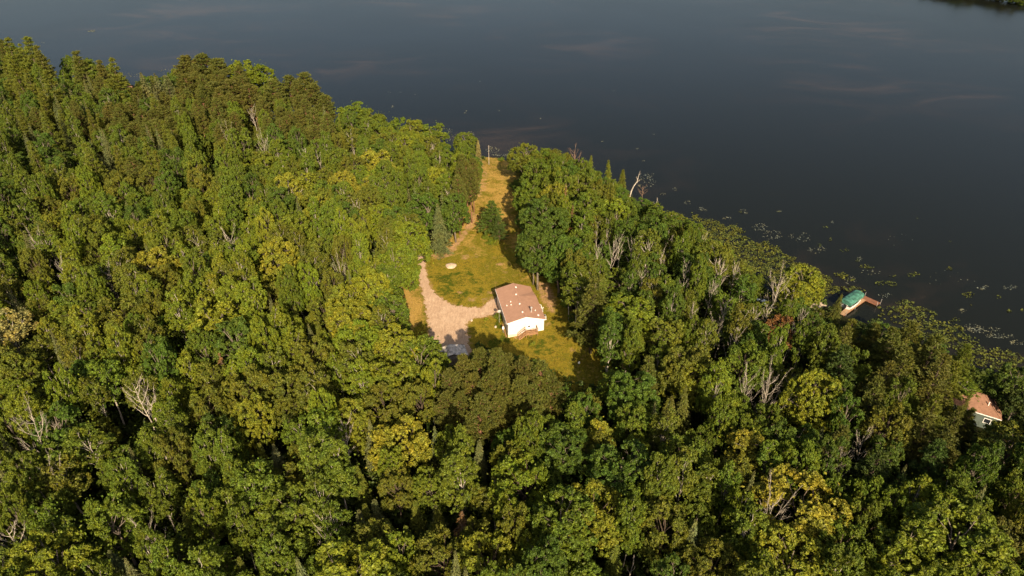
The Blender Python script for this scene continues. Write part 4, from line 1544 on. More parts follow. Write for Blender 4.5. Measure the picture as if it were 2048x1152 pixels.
for k in range(5):
    link('stair_tread', stm, deck, (-0.50 - 0.29 * k, -1.48, 0.36 - 0.24 * k))
m = MB()
for y_ in (-1.48, -0.35):
    m.bar((-0.2, y_, 0.5), (-1.85, y_, -0.85), 0.04, 0.2)
m.build('stringer', M['wood'], deck)
m = MB()
for y_ in (-1.5, -0.33):
    m.bar((-0.2, y_, 1.62), (-1.75, y_, 0.30), 0.05, 0.09)
    m.bar((-0.2, y_, 1.15), (-1.75, y_, -0.15), 0.04, 0.09)
    m.bar((-1.7, y_, -0.85), (-1.7, y_, 0.4), 0.08)
m.build('stair_railing', M['wood'], deck)
# side windows (shaded left wall, sunny right wall)
for side, ys_ in ((-1, (2.2, 5.0, 8.2, 10.8)), (1, (2.0, 6.4))):
    for y_ in ys_:
        xw = (XL - 0.05, XL - 0.002) if side < 0 else (XR + 0.002, XR + 0.05)
        m = MB()
        m.box(xw[0], xw[1], y_, y_ + 0.08, 1.2, 2.2)
        m.box(xw[0], xw[1], y_ + 0.92, y_ + 1.0, 1.2, 2.2)
        m.box(xw[0], xw[1], y_ + 0.08, y_ + 0.92, 1.2, 1.28)
        m.box(xw[0], xw[1], y_ + 0.08, y_ + 0.92, 2.12, 2.2)
        wdw = m.build('window', M['trim'], house)
        m = MB()
        m.box(xw[0] + 0.01, xw[1] - 0.01, y_ + 0.08, y_ + 0.92, 1.28, 2.12)
        m.build('window_pane', M['glass'], wdw)

# things lying round the house (local house coordinates -> world)
hM = Matrix.Translation((2.81, 113.95, 0)) @ Matrix.Rotation(HA, 4, 'Z')


def hl(x, y):
    p = hM @ Vector((x, y, 0))
    return p.x, p.y, gz(p.x, p.y) + 0.05


# satellite dish on the shady side
x, y, z = hl(-4.5, 5.6)
t = empty('satellite_dish', (x, y, z), HA, label='small pale satellite dish on a post beside the shaded long wall of the white house', cat='satellite dish')
m = MB(); m.tube([(0, 0, -0.1), (0, 0, 2.9)], [0.035, 0.035], 6); m.build('mast', M['metal'], t)
m = MB()
R_ = 0.38
ringp = [[(R_ * f * math.cos(a), -0.12 * (1 - f * f) - 0.05, 3.0 + R_ * f * math.sin(a)) for a in np.linspace(0, 2 * math.pi, 13)[:-1]] for f in (0.35, 0.7, 1.0)]
for k in range(12):
    k2 = (k + 1) % 12
    m.tri((0, -0.17, 3.0), ringp[0][k], ringp[0][k2])
    m.quad(ringp[0][k], ringp[1][k], ringp[1][k2], ringp[0][k2])
    m.quad(ringp[1][k], ringp[2][k], ringp[2][k2], ringp[1][k2])
m.build('dish', M['grey_box'], t)
m = MB(); m.bar((0, -0.1, 2.75), (0, -0.5, 2.95), 0.03); m.build('feed_arm', M['metal'], t)
# utility meter box
x, y, z = hl(-4.35, 2.0)
t = empty('utility_box', (x, y, z), HA, label='white utility meter box on a short post by the front left corner of the house', cat='meter box')
m = MB(); m.tube([(0, 0, -0.1), (0, 0, 1.0)], [0.05, 0.05], 6); m.build('post', M['metal'], t)
m = MB(); m.box(-0.2, 0.2, -0.14, 0.14, 0.95, 1.5); m.box(-0.17, 0.17, -0.16, -0.14, 1.0, 1.45); m.build('cabinet', M['white_paint'], t)
# long planks along the left wall
x, y, z = hl(-4.0, 0.2)
t = empty('plank', (x, y, z), HA, label='long pale plank laid along the shaded left wall of the white house', cat='plank')
m = MB(); m.box(-0.12, 0.12, 0, 4.2, 0.02, 0.1); o_ = m.build('board', M['wood'], t); o_.rotation_euler = (0.09, 0, 0)
# air conditioner and pale steps on the right
x, y, z = hl(4.9, 3.9)
t = empty('air_conditioner', (x, y, z), HA, label='grey air conditioner unit standing against the right wall of the white house', cat='air conditioner')
m = MB(); m.box(-0.4, 0.4, -0.4, 0.4, 0.05, 0.85); m.build('casing', M['grey_box'], t)
m = MB(); m.tube([(0, 0, 0.85), (0, 0, 0.88)], [0.3, 0.3], 14); m.build('fan_grille', M['rubber'], t)
m = MB(); m.box(-0.5, 0.5, -0.5, 0.5, -0.1, 0.05); m.build('pad', M['concrete'], t)
x, y, z = hl(4.7, 7.0)
t = empty('entry_steps', (x, y, z), HA, label='pale wooden steps at the right side door of the white house', cat='steps')
for k in range(3):
    m = MB(); m.box(-0.4 + k * 0.32, -0.08 + k * 0.32, -0.7, 0.7, -0.1, 0.66 - 0.2 * k); m.build('step', M['trim'], t)
m = MB()
for y_ in (-0.7, 0.7):
    m.bar((-0.35, y_, 0.6), (-0.35, y_, 1.5), 0.06); m.bar((0.5, y_, 0.1), (0.5, y_, 1.0), 0.06); m.bar((-0.35, y_, 1.5), (0.5, y_, 1.0), 0.06)
m.build('handrail', M['trim'], t)
# concrete blocks along the right wall
for k, (xx, yy) in enumerate(((5.3, 8.2), (5.6, 7.9), (5.1, 8.7))):
    x, y, z = hl(xx, yy)
    m = MB(); m.box(-0.2, 0.2, -0.1, 0.1, 0, 0.2); m.box(-0.19, 0.19, -0.09, 0.09, 0.2, 0.205)
    t = m.build('concrete_block', M['concrete']); t.location = (x, y, z); t.rotation_euler = (0, 0, 0.4 * k)
    tag(t, ['pale concrete block nearest the steps in the bare soil right of the house', 'pale concrete block lying farthest from the right wall of the house', 'pale concrete block lying farthest up the bare soil right of the house'][k], 'block', 'blocks lying beside the house')


def bush(u, v, r, h, tn, label, n=26, name='bush', cat='bush'):
    x, y, z = on_ground(u, v)
    cen = np.stack([rng.uniform(-1, 1, n) * r * 0.8, rng.uniform(-1, 1, n) * r * 0.8, rng.uniform(0.15, 0.85, n) * h], 1)
    k_ = np.hypot(cen[:, 0], cen[:, 1]) < r * (1 - 0.5 * cen[:, 2] / h)
    cen = cen[k_]
    t = empty(name, (x, y, z), label=label, cat=cat)
    c = link('foliage', quads_mesh('foliage', clump_leaves(cen, np.full(len(cen), 0.32 * r + 0.12), 40, 0.14), M['leaf']), t)
    c.color = (*tint(tn)[1], 1)
    m_ = MB()
    for q in range(4):
        a_ = q * 1.6
        m_.tube([(0, 0, -0.1), (math.cos(a_) * r * .3, math.sin(a_) * r * .3, h * 0.6)], [0.03, 0.012], 4)
    m_.build('stem', M['bark_brown'], t)


bush(997, 639, 1.1, 1.3, 'bright green', 'bright green round bush beside the shaded left wall of the white house')
bush(984, 486, 2.2, 1.0, 'bright green', 'low leafy green bush under the lone pines in the clearing', 44)
bush(972, 478, 1.2, 0.8, 'bright green', 'smallest low bush on the left under the lone pines', 20)
bush(1130, 612, 1.2, 1.2, 'bright green', 'light green shrub at the dark wood edge right of the house')
bush(1064, 690, 0.8, 0.5, 'yellow green', 'small low weed clump in the grass in front of the deck', 14)
bush(972, 640, 0.5, 0.5, 'yellow green', 'small weed clump in the grass left of the white house', 10)
bush(1002, 322, 1.2, 1.2, 'mid green', 'low shrub at the water end of the grassy path', 20)

# sand heap, posts, pole
x, y, z = on_ground(902, 532)
m = MB()
prev = None
rings = []
for f, hh in ((1.0, -0.05), (0.92, 0.08), (0.75, 0.2), (0.5, 0.32), (0.2, 0.38)):
    rings.append([(f * (1.35 + 0.12 * math.sin(3 * a)) * math.cos(a), f * (1.5 + 0.12 * math.cos(2 * a)) * math.sin(a), hh + 0.02 * math.sin(5 * a)) for a in np.linspace(0, 2 * math.pi, 25)[:-1]])
for ra, rb in zip(rings[:-1], rings[1:]):
    for k in range(24):
        m.quad(ra[k], ra[(k + 1) % 24], rb[(k + 1) % 24], rb[k])
for k in range(24):
    m.tri(rings[-1][k], rings[-1][(k + 1) % 24], (0, 0, 0.38))
t = m.build('sand_pile', M['ash'], None, True)
t.location = (x, y, z + 0.04)
tag(t, 'round pale sand pile on the grass near the top of the driveway', 'sand pile')
x, y, z = on_ground(978, 330)
t = empty('utility_pole', (x, y, z), label='tall bare wooden pole beside the grassy path near the lake', cat='utility pole')
m = MB(); m.tube([(0, 0, -0.3), (0, 0, 6.6)], [0.09, 0.06], 8); m.build('pole', M['dead_wood'], t)
m = MB(); m.box(-0.35, 0.35, -0.04, 0.04, 6.2, 6.28); m.build('crossarm', M['bark_grey'], t)
for k, (u, v, hh, lb) in enumerate(((857, 506, 1.3, 'pale leaning fence post at the wood edge above the driveway'), (862, 508, 0.9, 'short pale post nearest the grey green spruce'), (878, 690, 0.9, 'white marker post near the top corner of the grey shed'))):
    x, y, z = on_ground(u, v)
    m = MB(); m.bar((0, 0, -0.2), (0.1, 0.05, hh), 0.16); m.box(-0.1, 0.3, -0.03, 0.12, hh * 0.92, hh * 0.92 + 0.05)
    t = m.build('post', M['trim']); t.location = (x, y, z); t.name = 'wooden_post'
    tag(t, lb, 'post')
for k, (u, v, lb) in enumerate(((943, 642, 'small dark stump with white top in the grass left of the house'), (991, 655, 'small pale rock in the grass by the front left corner of the house'), (1158, 727, 'small pale post in the shade at the lower right of the clearing'),
                                (870, 845, 'small white object half hidden in the trees below the pine stand'))):
    x, y, z = on_ground(u, v)
    m = MB()
    m.tube([(0, 0, -0.1), (0.02, 0, 0.25), (0.05, 0.02, 0.42)], [0.26, 0.24, 0.14], 7)
    t = m.build(['tree_stump', 'rock', 'marker_stone', 'barrel'][k], M[['stone', 'stone', 'trim', 'white_paint'][k]])
    t.location = (x, y, z)
    if k == 3:
        t.scale = (1.5, 1.5, 3.0)
    tag(t, lb, ['stump', 'rock', 'stone', 'barrel'][k])

# ------------------------------------------------------------------ the grey shed
SA = math.atan2(1.6, 5.5)
sx, sy = -14.0, 103.05
shed = empty('shed', (sx, sy, gz(sx, sy)), SA, label='small shed with weathered grey gable roof at the foot of the gravel driveway', cat='shed')
sz = gz(sx, sy)
W_, D_ = 5.6, 3.4
ze, zr = 1.5 - sz, 2.25 - sz
m = MB()
m.box(0.2, W_ - 0.2, 0.15, 0.25, -0.3, ze - 0.12)
m.box(0.2, 0.3, 0.25, D_ - 0.15, -0.3, ze - 0.12)
m.box(W_ - 0.3, W_ - 0.2, 0.25, D_ - 0.15, -0.3, ze - 0.12)
m.box(0.3, W_ - 0.3, D_ - 0.25, D_ - 0.15, -0.3, ze - 0.12)
for y_ in (0.15, D_ - 0.25):
    m.slab([(0, 0, 0)] * 3, 0) if False else None
    n = len(m.v)
    m.v += [(0.2, y_, ze - 0.12), (W_ - 0.2, y_, ze - 0.12), (W_ / 2, y_, zr - 0.12)]
    m.t += [(n, n + 1, n + 2)]
m.build('wall', M['wall_grey'], shed)
m = MB()
m.slab([(-0.1, 0, ze - 0.03), (W_ / 2, 0, zr), (W_ / 2, D_, zr), (-0.1, D_, ze - 0.03)], 0.08)
m.slab([(W_ / 2, 0, zr), (W_ + 0.1, 0, ze - 0.03), (W_ + 0.1, D_, ze - 0.03), (W_ / 2, D_, zr)], 0.08)
sroof = m.build('roof', M['shingle_grey'], shed)
m = MB(); m.bar((W_ / 2, -0.01, zr + 0.01), (W_ / 2, D_ + 0.01, zr + 0.01), 0.25, 0.03); m.build('ridge_cap', M['shingle_grey'], sroof)
m = MB(); m.box(1.6, 4.0, 0.1, 0.148, -0.2, ze - 0.4); m.build('door', M['bark_grey'], shed)
nl = 130
P = np.stack([rng.uniform(0, 2.4, nl), rng.uniform(0.8, D_, nl), np.zeros(nl)], 1)
P[:, 2] = ze + (zr - ze) * P[:, 0] / (W_ / 2) + 0.03
lit = link('leaf_litter', quads_mesh('leaf_litter', rhombs(P, unit(rng.standard_normal(P.shape) * .3 + [0, 0, 1]), 0.09, 0.06), M['leaf']), shed)
lit.color = (0.30, 0.24, 0.08, 1)
lit['kind'] = 'stuff'
m = MB()
m.bar((-0.12, -0.02, ze - 0.10), (W_ / 2, -0.02, zr - 0.07), 0.04, 0.16); m.bar((W_ / 2, -0.02, zr - 0.07), (W_ + 0.12, -0.02, ze - 0.10), 0.04, 0.16)
m.bar((-0.14, D_ + 0.02, ze - 0.08), (W_ / 2, D_ + 0.02, zr - 0.05), 0.04, 0.14); m.bar((W_ / 2, D_ + 0.02, zr - 0.05), (W_ + 0.14, D_ + 0.02, ze - 0.08), 0.04, 0.14)
m.build('rake_board', M['bark_brown'], shed)

# ------------------------------------------------------------------ dock and boat
DZ = LAKE_Z + 0.5
dA = math.atan2(6.2, 7.6)
dock = empty('boat_dock', (73.4, 123.1, DZ), dA, label='L shaped wooden plank dock reaching into the lake at the right', cat='dock')
pk = MB(); pk.box(0, 0.42, 0, 1.15, -0.05, 0); pkm = pk.mesh('dock_plank', M['wood_new'])
for k in range(21):
    o_ = link('dock_plank', pkm, dock, (-0.4 + k * 0.46, 0.02 * math.sin(k * 2.1), 0.005 * (k % 3)))
pe = MB(); pe.box(0, 0.36, 0, 3.6, -0.05, 0); pem = pe.mesh('dock_plank', M['wood_dark'])
for k in range(4):
    link('dock_plank', pem, dock, (9.2 + 0.41 * k - 0.02, -2.55, 0.004 * (k % 2) - 0.02))
m = MB()
m.bar((-0.4, 0.02, -0.14), (9.2, 0.02, -0.14), 0.06, 0.16); m.bar((-0.4, 1.13, -0.14), (9.2, 1.13, -0.14), 0.06, 0.16)
m.bar((9.2, -2.55, -0.15), (9.2, 1.0, -0.15), 0.06, 0.16); m.bar((10.85, -2.55, -0.15), (10.85, 1.0, -0.15), 0.06, 0.16)
m.bar((9.2, -2.56, -0.12), (10.85, -2.56, -0.12), 0.06, 0.2)
m.build('dock_frame', M['wood_dark'], dock)
pm = MB(); pm.tube([(0, 0, -1.6), (0, 0, 0.9)], [0.045, 0.045], 6); pmm = pm.mesh('dock_pile', M['metal'])
for q in ((0.5, -0.06), (4.5, -0.06), (4.5, 1.21), (9.15, 1.2), (10.95, 1.05), (9.15, -2.62), (10.95, -2.62)):
    link('dock_pile', pmm, dock, (q[0], q[1], 0))
lift = empty('boat_lift', (76.35, 127.25, LAKE_Z), math.atan2(3.85, 4.7), label='boat lift with green canvas canopy standing beside the wooden dock', cat='boat lift')
CL, CW = 3.0, 1.22
cm_ = MB()
nseg, nu = 10, 8
top = 2.75
prof = [(-CW - 0.02, top - 0.95), (-CW, top - 0.30), (-CW * 0.72, top - 0.06), (-CW * 0.3, top + 0.05), (0.0, top + 0.10), (CW * 0.3, top + 0.05), (CW * 0.72, top - 0.06), (CW, top - 0.30), (CW + 0.02, top - 0.95)]
G = []
for i_ in range(nseg + 1):
    t_ = -1 + 2 * i_ / nseg
    wrinkle = 0.05 * math.sin(i_ * 2.6)
    G.append([(t_ * CL, p[0], p[1] + (wrinkle * (1 - abs(p[0]) / CW) + rng.uniform(-.02, .02) if 0 < k < 8 else 0)) for k, p in enumerate(prof)])
for i_ in range(nseg):
    for k in range(8):
        cm_.quad(G[i_][k], G[i_ + 1][k], G[i_ + 1][k + 1], G[i_][k + 1])
for i_ in (0, nseg):
    for k in range(4):
        cm_.quad(G[i_][k], G[i_][k + 1], G[i_][7 - k], G[i_][8 - k])
cm_.build('canopy', M['canvas'], lift)
m = MB()
for s1 in (-1, 1):
    for s2 in (-1, 1):
        m.bar((s1 * 1.9, s2 * 1.15, -1.0), (s1 * 1.9, s2 * 1.15, 1.9), 0.07)
    m.bar((s1 * 1.9, -1.15, 0.1), (s1 * 1.9, 1.15, 0.1), 0.08)
m.bar((-2.8, -1.15, 1.82), (2.8, -1.15, 1.82), 0.05); m.bar((-2.8, 1.15, 1.82), (2.8, 1.15, 1.82), 0.05)
m.build('lift_frame', M['metal'], lift)
boat = empty('motor_boat', (76.55, 127.25, LAKE_Z + 0.35), math.atan2(3.85, 4.7), label='white open motor boat hanging in the lift under the green canopy', cat='boat')
m = MB()
st_ = []
for i_, (x_, wd, zk, zg) in enumerate(((-2.9, 1.15, 0.12, 1.0), (-1.5, 1.25, 0.02, 1.0), (0.3, 1.25, 0.0, 1.05), (1.7, 1.05, 0.08, 1.12), (2.7, 0.6, 0.3, 1.22), (3.3, 0.05, 0.75, 1.3))):
    st_.append([(x_, -wd, zg), (x_, -wd * .85, zk + 0.3), (x_, 0, zk), (x_, wd * .85, zk + 0.3), (x_, wd, zg)])
for a_, b_ in zip(st_[:-1], st_[1:]):
    for k in range(4):
        m.quad(a_[k], b_[k], b_[k + 1], a_[k + 1])
m.quad(st_[0][0], st_[0][1], st_[0][3], st_[0][4]); m.tri(st_[0][1], st_[0][2], st_[0][3])
m.build('hull', M['white_paint'], boat)
m = MB()
for a_, b_ in zip(st_[3:-1], st_[4:]):
    m.quad((a_[0][0], a_[0][1], a_[0][2] + 0.01), (b_[0][0], b_[0][1], b_[0][2] + 0.01), (b_[4][0], b_[4][1], b_[4][2] + 0.01), (a_[4][0], a_[4][1], a_[4][2] + 0.01))
for s_ in (-1, 1):
    m.bar((-2.9, s_ * 1.15, 1.02), (-1.5, s_ * 1.22, 1.02), 0.16, 0.05); m.bar((-1.5, s_ * 1.22, 1.02), (0.3, s_ * 1.22, 1.07), 0.16, 0.05); m.bar((0.3, s_ * 1.22, 1.07), (1.7, s_ * 1.02, 1.13), 0.16, 0.05)
m.build('foredeck', M['white_paint'], boat)
for k in range(2):
    m = MB(); m.box(-0.9 + k * 1.3, -0.5 + k * 1.3, -0.9, 0.9, 0.5, 0.62); m.build('seat', M['grey_box'], boat)
m = MB(); m.box(-3.25, -2.9, -0.25, 0.25, 0.5, 1.25); m.box(-3.2, -3.0, -0.1, 0.1, -0.5, 0.5); m.build('outboard_motor', M['rubber'], boat)

# ------------------------------------------------------------------ brown roofed cottage
e1 = Vector((-0.86, 0.51, 0)).normalized()
e2 = Vector((0.51, 0.86, 0)).normalized()
Bc = Vector((83.2, 85.1, 0))
gzc = gz(81, 88)
cot = empty('cottage', (Bc.x, Bc.y, 0), math.atan2(e1.y, e1.x), label='cottage with reddish brown hipped roof half hidden in trees at the right edge', cat='cottage')
# local x runs along the front eave to the left, local y points towards the camera side (negative = back)
Lc, Dc = 9.0, 6.0
E_, R2 = 3.0, 4.9
m = MB()
a_, b_, c_, d_ = (0, 0, E_), (Lc, 0, E_), (Lc, -Dc, E_), (0, -Dc, E_)
r1, r2 = (3.0, -3.0, R2), (6.0, -3.0, R2)
m.slab([a_, r1, r2, b_], 0.1); m.slab([d_, c_, r2, r1], 0.1); m.slab([a_, d_, r1], 0.1); m.slab([b_, r2, c_], 0.1)
crf = m.build('roof', M['shingle_red'], cot)
m = MB()
for p, q in ((a_, r1), (d_, r1), (b_, r2), (c_, r2), (r1, r2)):
    m.bar((p[0], p[1], p[2] + 0.02), (q[0], q[1], q[2] + 0.02), 0.22, 0.04)
m.build('ridge_cap', M['shingle_red'], crf)
m = MB(); m.bar((0, 0.02, E_ - 0.08), (Lc, 0.02, E_ - 0.08), 0.03, 0.16); m.build('fascia', M['trim'], cot)
m = MB()
m.box(0.4, Lc - 0.4, -0.5, -0.4, gzc - 0.3, E_ - 0.05); m.box(0.4, Lc - 0.4, -Dc + 0.4, -Dc + 0.5, gzc - 0.3, E_ - 0.05)
m.box(0.4, 0.5, -Dc + 0.5, -0.5, gzc - 0.3, E_ - 0.05); m.box(Lc - 0.5, Lc - 0.4, -Dc + 0.5, -0.5, gzc - 0.3, E_ - 0.05)
m.build('wall', M['wall_green'], cot)
for x_ in (1.15, 4.0, 6.6):
    m = MB()
    for q in ((x_, x_ + 0.09, 1.05, 2.1), (x_ + 1.01, x_ + 1.1, 1.05, 2.1), (x_ + 0.09, x_ + 1.01, 1.05, 1.14), (x_ + 0.09, x_ + 1.01, 2.01, 2.1)):
        m.box(q[0], q[1], -0.398, -0.34, q[2], q[3])
    f_ = m.build('window', M['trim'], cot)
    m = MB(); m.box(x_ + 0.09, x_ + 1.01, -0.398, -0.37, 1.14, 2.01); m.build('window_pane', M['glass'], f_)
m = MB(); m.tube([(2.3, -1.6, 3.6), (2.3, -1.6, 4.7)], [0.08, 0.08], 8); m.build('vent_pipe', M['trim'], crf)

# parked car glimpsed under the trees by the beach
x, y, z = on_ground(1525, 612)
car = empty('parked_car', (x, y, z), 2.2, label='pale blue car glimpsed between trees left of the big bare white tree', cat='car')
m = MB()
sec = [(-2.1, .45, .75), (-1.9, .35, .95), (-0.9, .32, 1.0), (0.9, .32, 1.0), (1.9, .35, .9), (2.15, .45, .7)]
for a1, b1 in zip(sec[:-1], sec[1:]):
    m.hexa([(a1[0], -.85, a1[1]), (b1[0], -.85, b1[1]), (b1[0], .85, b1[1]), (a1[0], .85, a1[1]), (a1[0], -.8, a1[2]), (b1[0], -.8, b1[2]), (b1[0], .8, b1[2]), (a1[0], .8, a1[2])])
m.hexa([(-0.95, -.7, 1.38), (0.45, -.7, 1.38), (0.45, .7, 1.38), (-0.95, .7, 1.38), (-0.85, -.65, 1.42), (0.35, -.65, 1.42), (0.35, .65, 1.42), (-0.85, .65, 1.42)])
m.build('body', M['car'], car)
m = MB()
m.hexa([(-1.5, -.78, 1.0), (1.1, -.78, 1.0), (1.1, .78, 1.0), (-1.5, .78, 1.0), (-0.95, -.68, 1.38), (0.45, -.68, 1.38), (0.45, .68, 1.38), (-0.95, .68, 1.38)])
m.build('window', M['glass'], car)
wm_ = MB(); wm_.tube([(0, -0.1, 0), (0, 0.1, 0)], [0.33, 0.33], 14); wmm = wm_.mesh('wheel', M['rubber'])
for q in ((-1.3, -.8), (-1.3, .8), (1.35, -.8), (1.35, .8)):
    link('wheel', wmm, car, (q[0], q[1], 0.33))

# little red roofed boathouse glimpsed at the far left shore
x, y, z = on_ground(256, 190)
bh = empty('boathouse', (x, y, z), 0.3, label='small reddish roofed boathouse glimpsed between pines at the far left shore', cat='boathouse')
m = MB(); m.box(-2.2, 2.2, -1.8, 1.8, -0.4, 2.4); m.build('wall', M['bark_grey'], bh)
m = MB()
m.slab([(-2.6, -2.2, 2.3), (2.6, -2.2, 2.3), (2.6, 0, 3.5), (-2.6, 0, 3.5)], 0.1); m.slab([(-2.6, 0, 3.5), (2.6, 0, 3.5), (2.6, 2.2, 2.3), (-2.6, 2.2, 2.3)], 0.1)
m.build('roof', M['shingle_red'], bh)

# ------------------------------------------------------------------ on the water
WZ = LAKE_Z + 0.02


def discs(P, R_, zt=0.05, sides=7):
    n = len(P)
    a = np.linspace(0, 2 * math.pi, sides + 1)[:-1]
    ph = rng.uniform(0, 6.28, (n, 1))
    tx, ty = rng.normal(0, 1, (n, 1)) * zt, rng.normal(0, 1, (n, 1)) * zt
    cx = np.cos(a + ph) * R_[:, None]
    cy = np.sin(a + ph) * R_[:, None] * rng.uniform(.8, 1, (n, 1))
    z = P[:, 2:3] + cx * tx + cy * ty + np.abs(R_[:, None] * (abs(tx) + abs(ty)))
    V_ = np.stack([P[:, 0:1] + cx, P[:, 1:2] + cy, z], -1).reshape(-1, 3)
    return V_, np.arange(n * sides).reshape(-1, sides)


def water_cloud(px_poly, dens, clump=0.35, seed=0.0):
    W = [at_z(u, v, LAKE_Z) for u, v in px_poly]
    x0, x1 = min(p[0] for p in W), max(p[0] for p in W)
    y0, y1 = min(p[1] for p in W), max(p[1] for p in W)
    n = int((x1 - x0) * (y1 - y0) * dens)
    X_, Y_ = rng.uniform(x0, x1, n), rng.uniform(y0, y1, n)
    wob = 0.9
    k = in_poly_np(X_ + wob * np.sin(Y_ * 1.3 + seed), Y_ + wob * np.sin(X_ * 1.1 + seed), W)
    s = np.sin(X_ * 1.9 + 1.7 * np.sin(Y_ * 1.1 + seed)) + np.sin(Y_ * 2.3 + 1.5 * np.sin(X_ * 0.9)) + rng.uniform(-1.2, 1.2, n)
    k &= s > -2.2 + 3 * clump
    return X_[k], Y_[k]


lx, ly, lr = [], [], []
main_bed = [(1380, 425), (1440, 446), (1478, 452), (1496, 480), (1540, 486), (1570, 505), (1592, 522), (1630, 534), (1660, 552), (1675, 572), (1670, 590), (1640, 600), (1600, 600), (1560, 590), (1500, 550), (1420, 495)]
for poly, dens, cl_, rr in ((main_bed, 14.0, 0.42, 0.20), ([(1672, 552), (1690, 545), (1705, 553), (1698, 562), (1678, 562)], 7, 0.4, 0.22),
                            ([(1785, 618), (1800, 600), (1850, 612), (1880, 640), (1930, 660), (1960, 690), (2010, 700), (2060, 715), (2060, 770), (1980, 745), (1900, 700), (1840, 680), (1790, 650)], 11, 0.5, 0.19),
                            ([(1675, 575), (1705, 570), (1728, 580), (1728, 592), (1700, 590), (1680, 600)], 2.5, 0.5, 0.28),
                            ([(1745, 615), (1775, 610), (1785, 628), (1765, 640), (1750, 632)], 2.5, 0.5, 0.28)):
    X_, Y_ = water_cloud(poly, dens, cl_)
    lx.append(X_); ly.append(Y_); lr.append(np.full(len(X_), rr))
for u, v, a_, b_, n in ((1685, 550, 14, 5, 40), (1730, 533, 12, 4, 24), (1740, 535, 8, 3, 14), (1822, 550, 9, 4, 20), (1832, 548, 7, 4, 14), (1762, 567, 12, 4, 26), (1780, 566, 10, 4, 26), (1788, 570, 8, 3, 12), (1786, 552, 7, 2, 9), (1936, 590, 12, 6, 36),
                        (1897, 537, 7, 4, 14), (1997, 595, 4, 5, 10), (2020, 622, 7, 3, 14), (2045, 620, 4, 3, 8), (1640, 490, 5, 3, 8), (1690, 500, 10, 4, 14), (1800, 605, 10, 4, 22), (1910, 640, 14, 4, 18), (1940, 611, 3, 2, 3), (1555, 424, 5, 2, 6), (1485, 424, 8, 3, 8),
                        (1660, 480, 5, 3, 6), (1650, 455, 5, 2, 4), (1715, 520, 6, 3, 8), (1900, 483, 3, 1, 3), (1833, 437, 3, 1, 3), (1712, 578, 10, 4, 20)):
    ang, rad = rng.uniform(0, 6.28, n), np.sqrt(rng.uniform(0, 1, n))
    q = np.array([at_z(u + a_ * math.cos(p) * s, v + b_ * math.sin(p) * s, LAKE_Z) for p, s in zip(ang, rad)])
    lx.append(q[:, 0]); ly.append(q[:, 1]); lr.append(np.full(n, 0.17 if v > 100 else 0.6))
lx, ly, lr = np.concatenate(lx), np.concatenate(ly), np.concatenate(lr)
k = ~in_poly_np(lx, ly, [at_z(u, v, LAKE_Z) for u, v in [(1676, 596), (1740, 592), (1762, 606), (1750, 618), (1695, 636)]])
lx, ly, lr = lx[k], ly[k], lr[k]
V_, F_ = discs(np.stack([lx, ly, np.full(len(lx), WZ) + rng.uniform(0, 0.07, len(lx))], 1), lr * rng.uniform(0.55, 1.25, len(lr)), 0.25)
lp = link('lily_pads', mesh_np('lily_pads', V_, F_, M['leaf']))
lp.color = (0.070, 0.082, 0.016, 1)
tag(lp, 'yellow green lily pads floating in beds along the right shore', 'lily pads', kind='stuff')
# drifting weed and scum; small open-water flecks are painted glints and foam
fx, fy, fr = [], [], []
for u, v, a_, b_, n in ((985, 300, 14, 7, 70), (1005, 310, 22, 2.5, 70), (915, 272, 14, 4, 40), (900, 262, 6, 4, 14), (940, 268, 8, 5, 20), (905, 280, 20, 3, 24), (1290, 362, 22, 14, 60), (1300, 352, 12, 8, 24), (1325, 388, 6, 2, 8), (1400, 417, 8, 4, 12), (1408, 420, 6, 3, 9), (785, 213, 3, 1.5, 9),
                        (934, 222, 2.5, 1, 4), (930, 226, 2.5, 1.5, 5), (997, 221, 4, 1, 3), (828, 189, 3, 1, 3), (800, 184, 2.5, 1, 3), (1083, 237, 3, 1, 4), (1205, 283, 2, 1.4, 4), (1275, 297, 5, 1.5, 4), (1227, 182, 3, 1, 2), (1308, 268, 3, 1, 2), (960, 163, 2, 1, 2), (778, 185, 3, 1, 2),
                        (1288, 322, 4, 1.5, 5), (1350, 378, 5, 3, 8), (1375, 405, 8, 4, 12), (1455, 437, 10, 4, 14), (1520, 455, 16, 8, 40), (1545, 470, 20, 10, 50), (1600, 475, 24, 10, 36), (1635, 500, 20, 8, 30), (1718, 518, 6, 6, 16), (1965, 575, 12, 5, 30), (2020, 575, 14, 5, 24), (1925, 622, 8, 4, 16), (1965, 660, 40, 6, 70),
                        (2000, 672, 30, 5, 50), (1945, 655, 18, 7, 40), (2035, 685, 20, 5, 30), (1700, 560, 14, 8, 24), (1770, 590, 14, 6, 20), (1740, 545, 20, 6, 14), (1800, 480, 30, 16, 8), (1900, 560, 50, 20, 12), (86, 85, 6, 1, 4), (265, 150, 20, 4, 34), (330, 143, 14, 4, 16), (1015, 330, 8, 5, 16),
                        (183, 62, 8, 2, 40), (1486, 421, 6, 3, 12), (1492, 426, 5, 2, 8), (1558, 423, 5, 2, 8), (1665, 444, 4, 2, 5)):
    rad, ang = np.sqrt(rng.uniform(0, 1, n)), rng.uniform(0, 6.28, n)
    q = np.array([at_z(u + a_ * math.cos(p) * s, v + b_ * math.sin(p) * s, LAKE_Z) for p, s in zip(ang, rad)])
    fx.append(q[:, 0]); fy.append(q[:, 1]); fr.append(np.full(n, 0.03 + 0.0009 * np.hypot(q[:, 0], q[:, 1]).mean()))
fx, fy, fr = map(np.concatenate, (fx, fy, fr))
V_, F_ = discs(np.stack([fx, fy, np.full(len(fx), WZ + 0.005) + rng.uniform(0, 0.02, len(fx))], 1), fr * rng.uniform(0.4, 1.0, len(fr)), 0.02, 6)
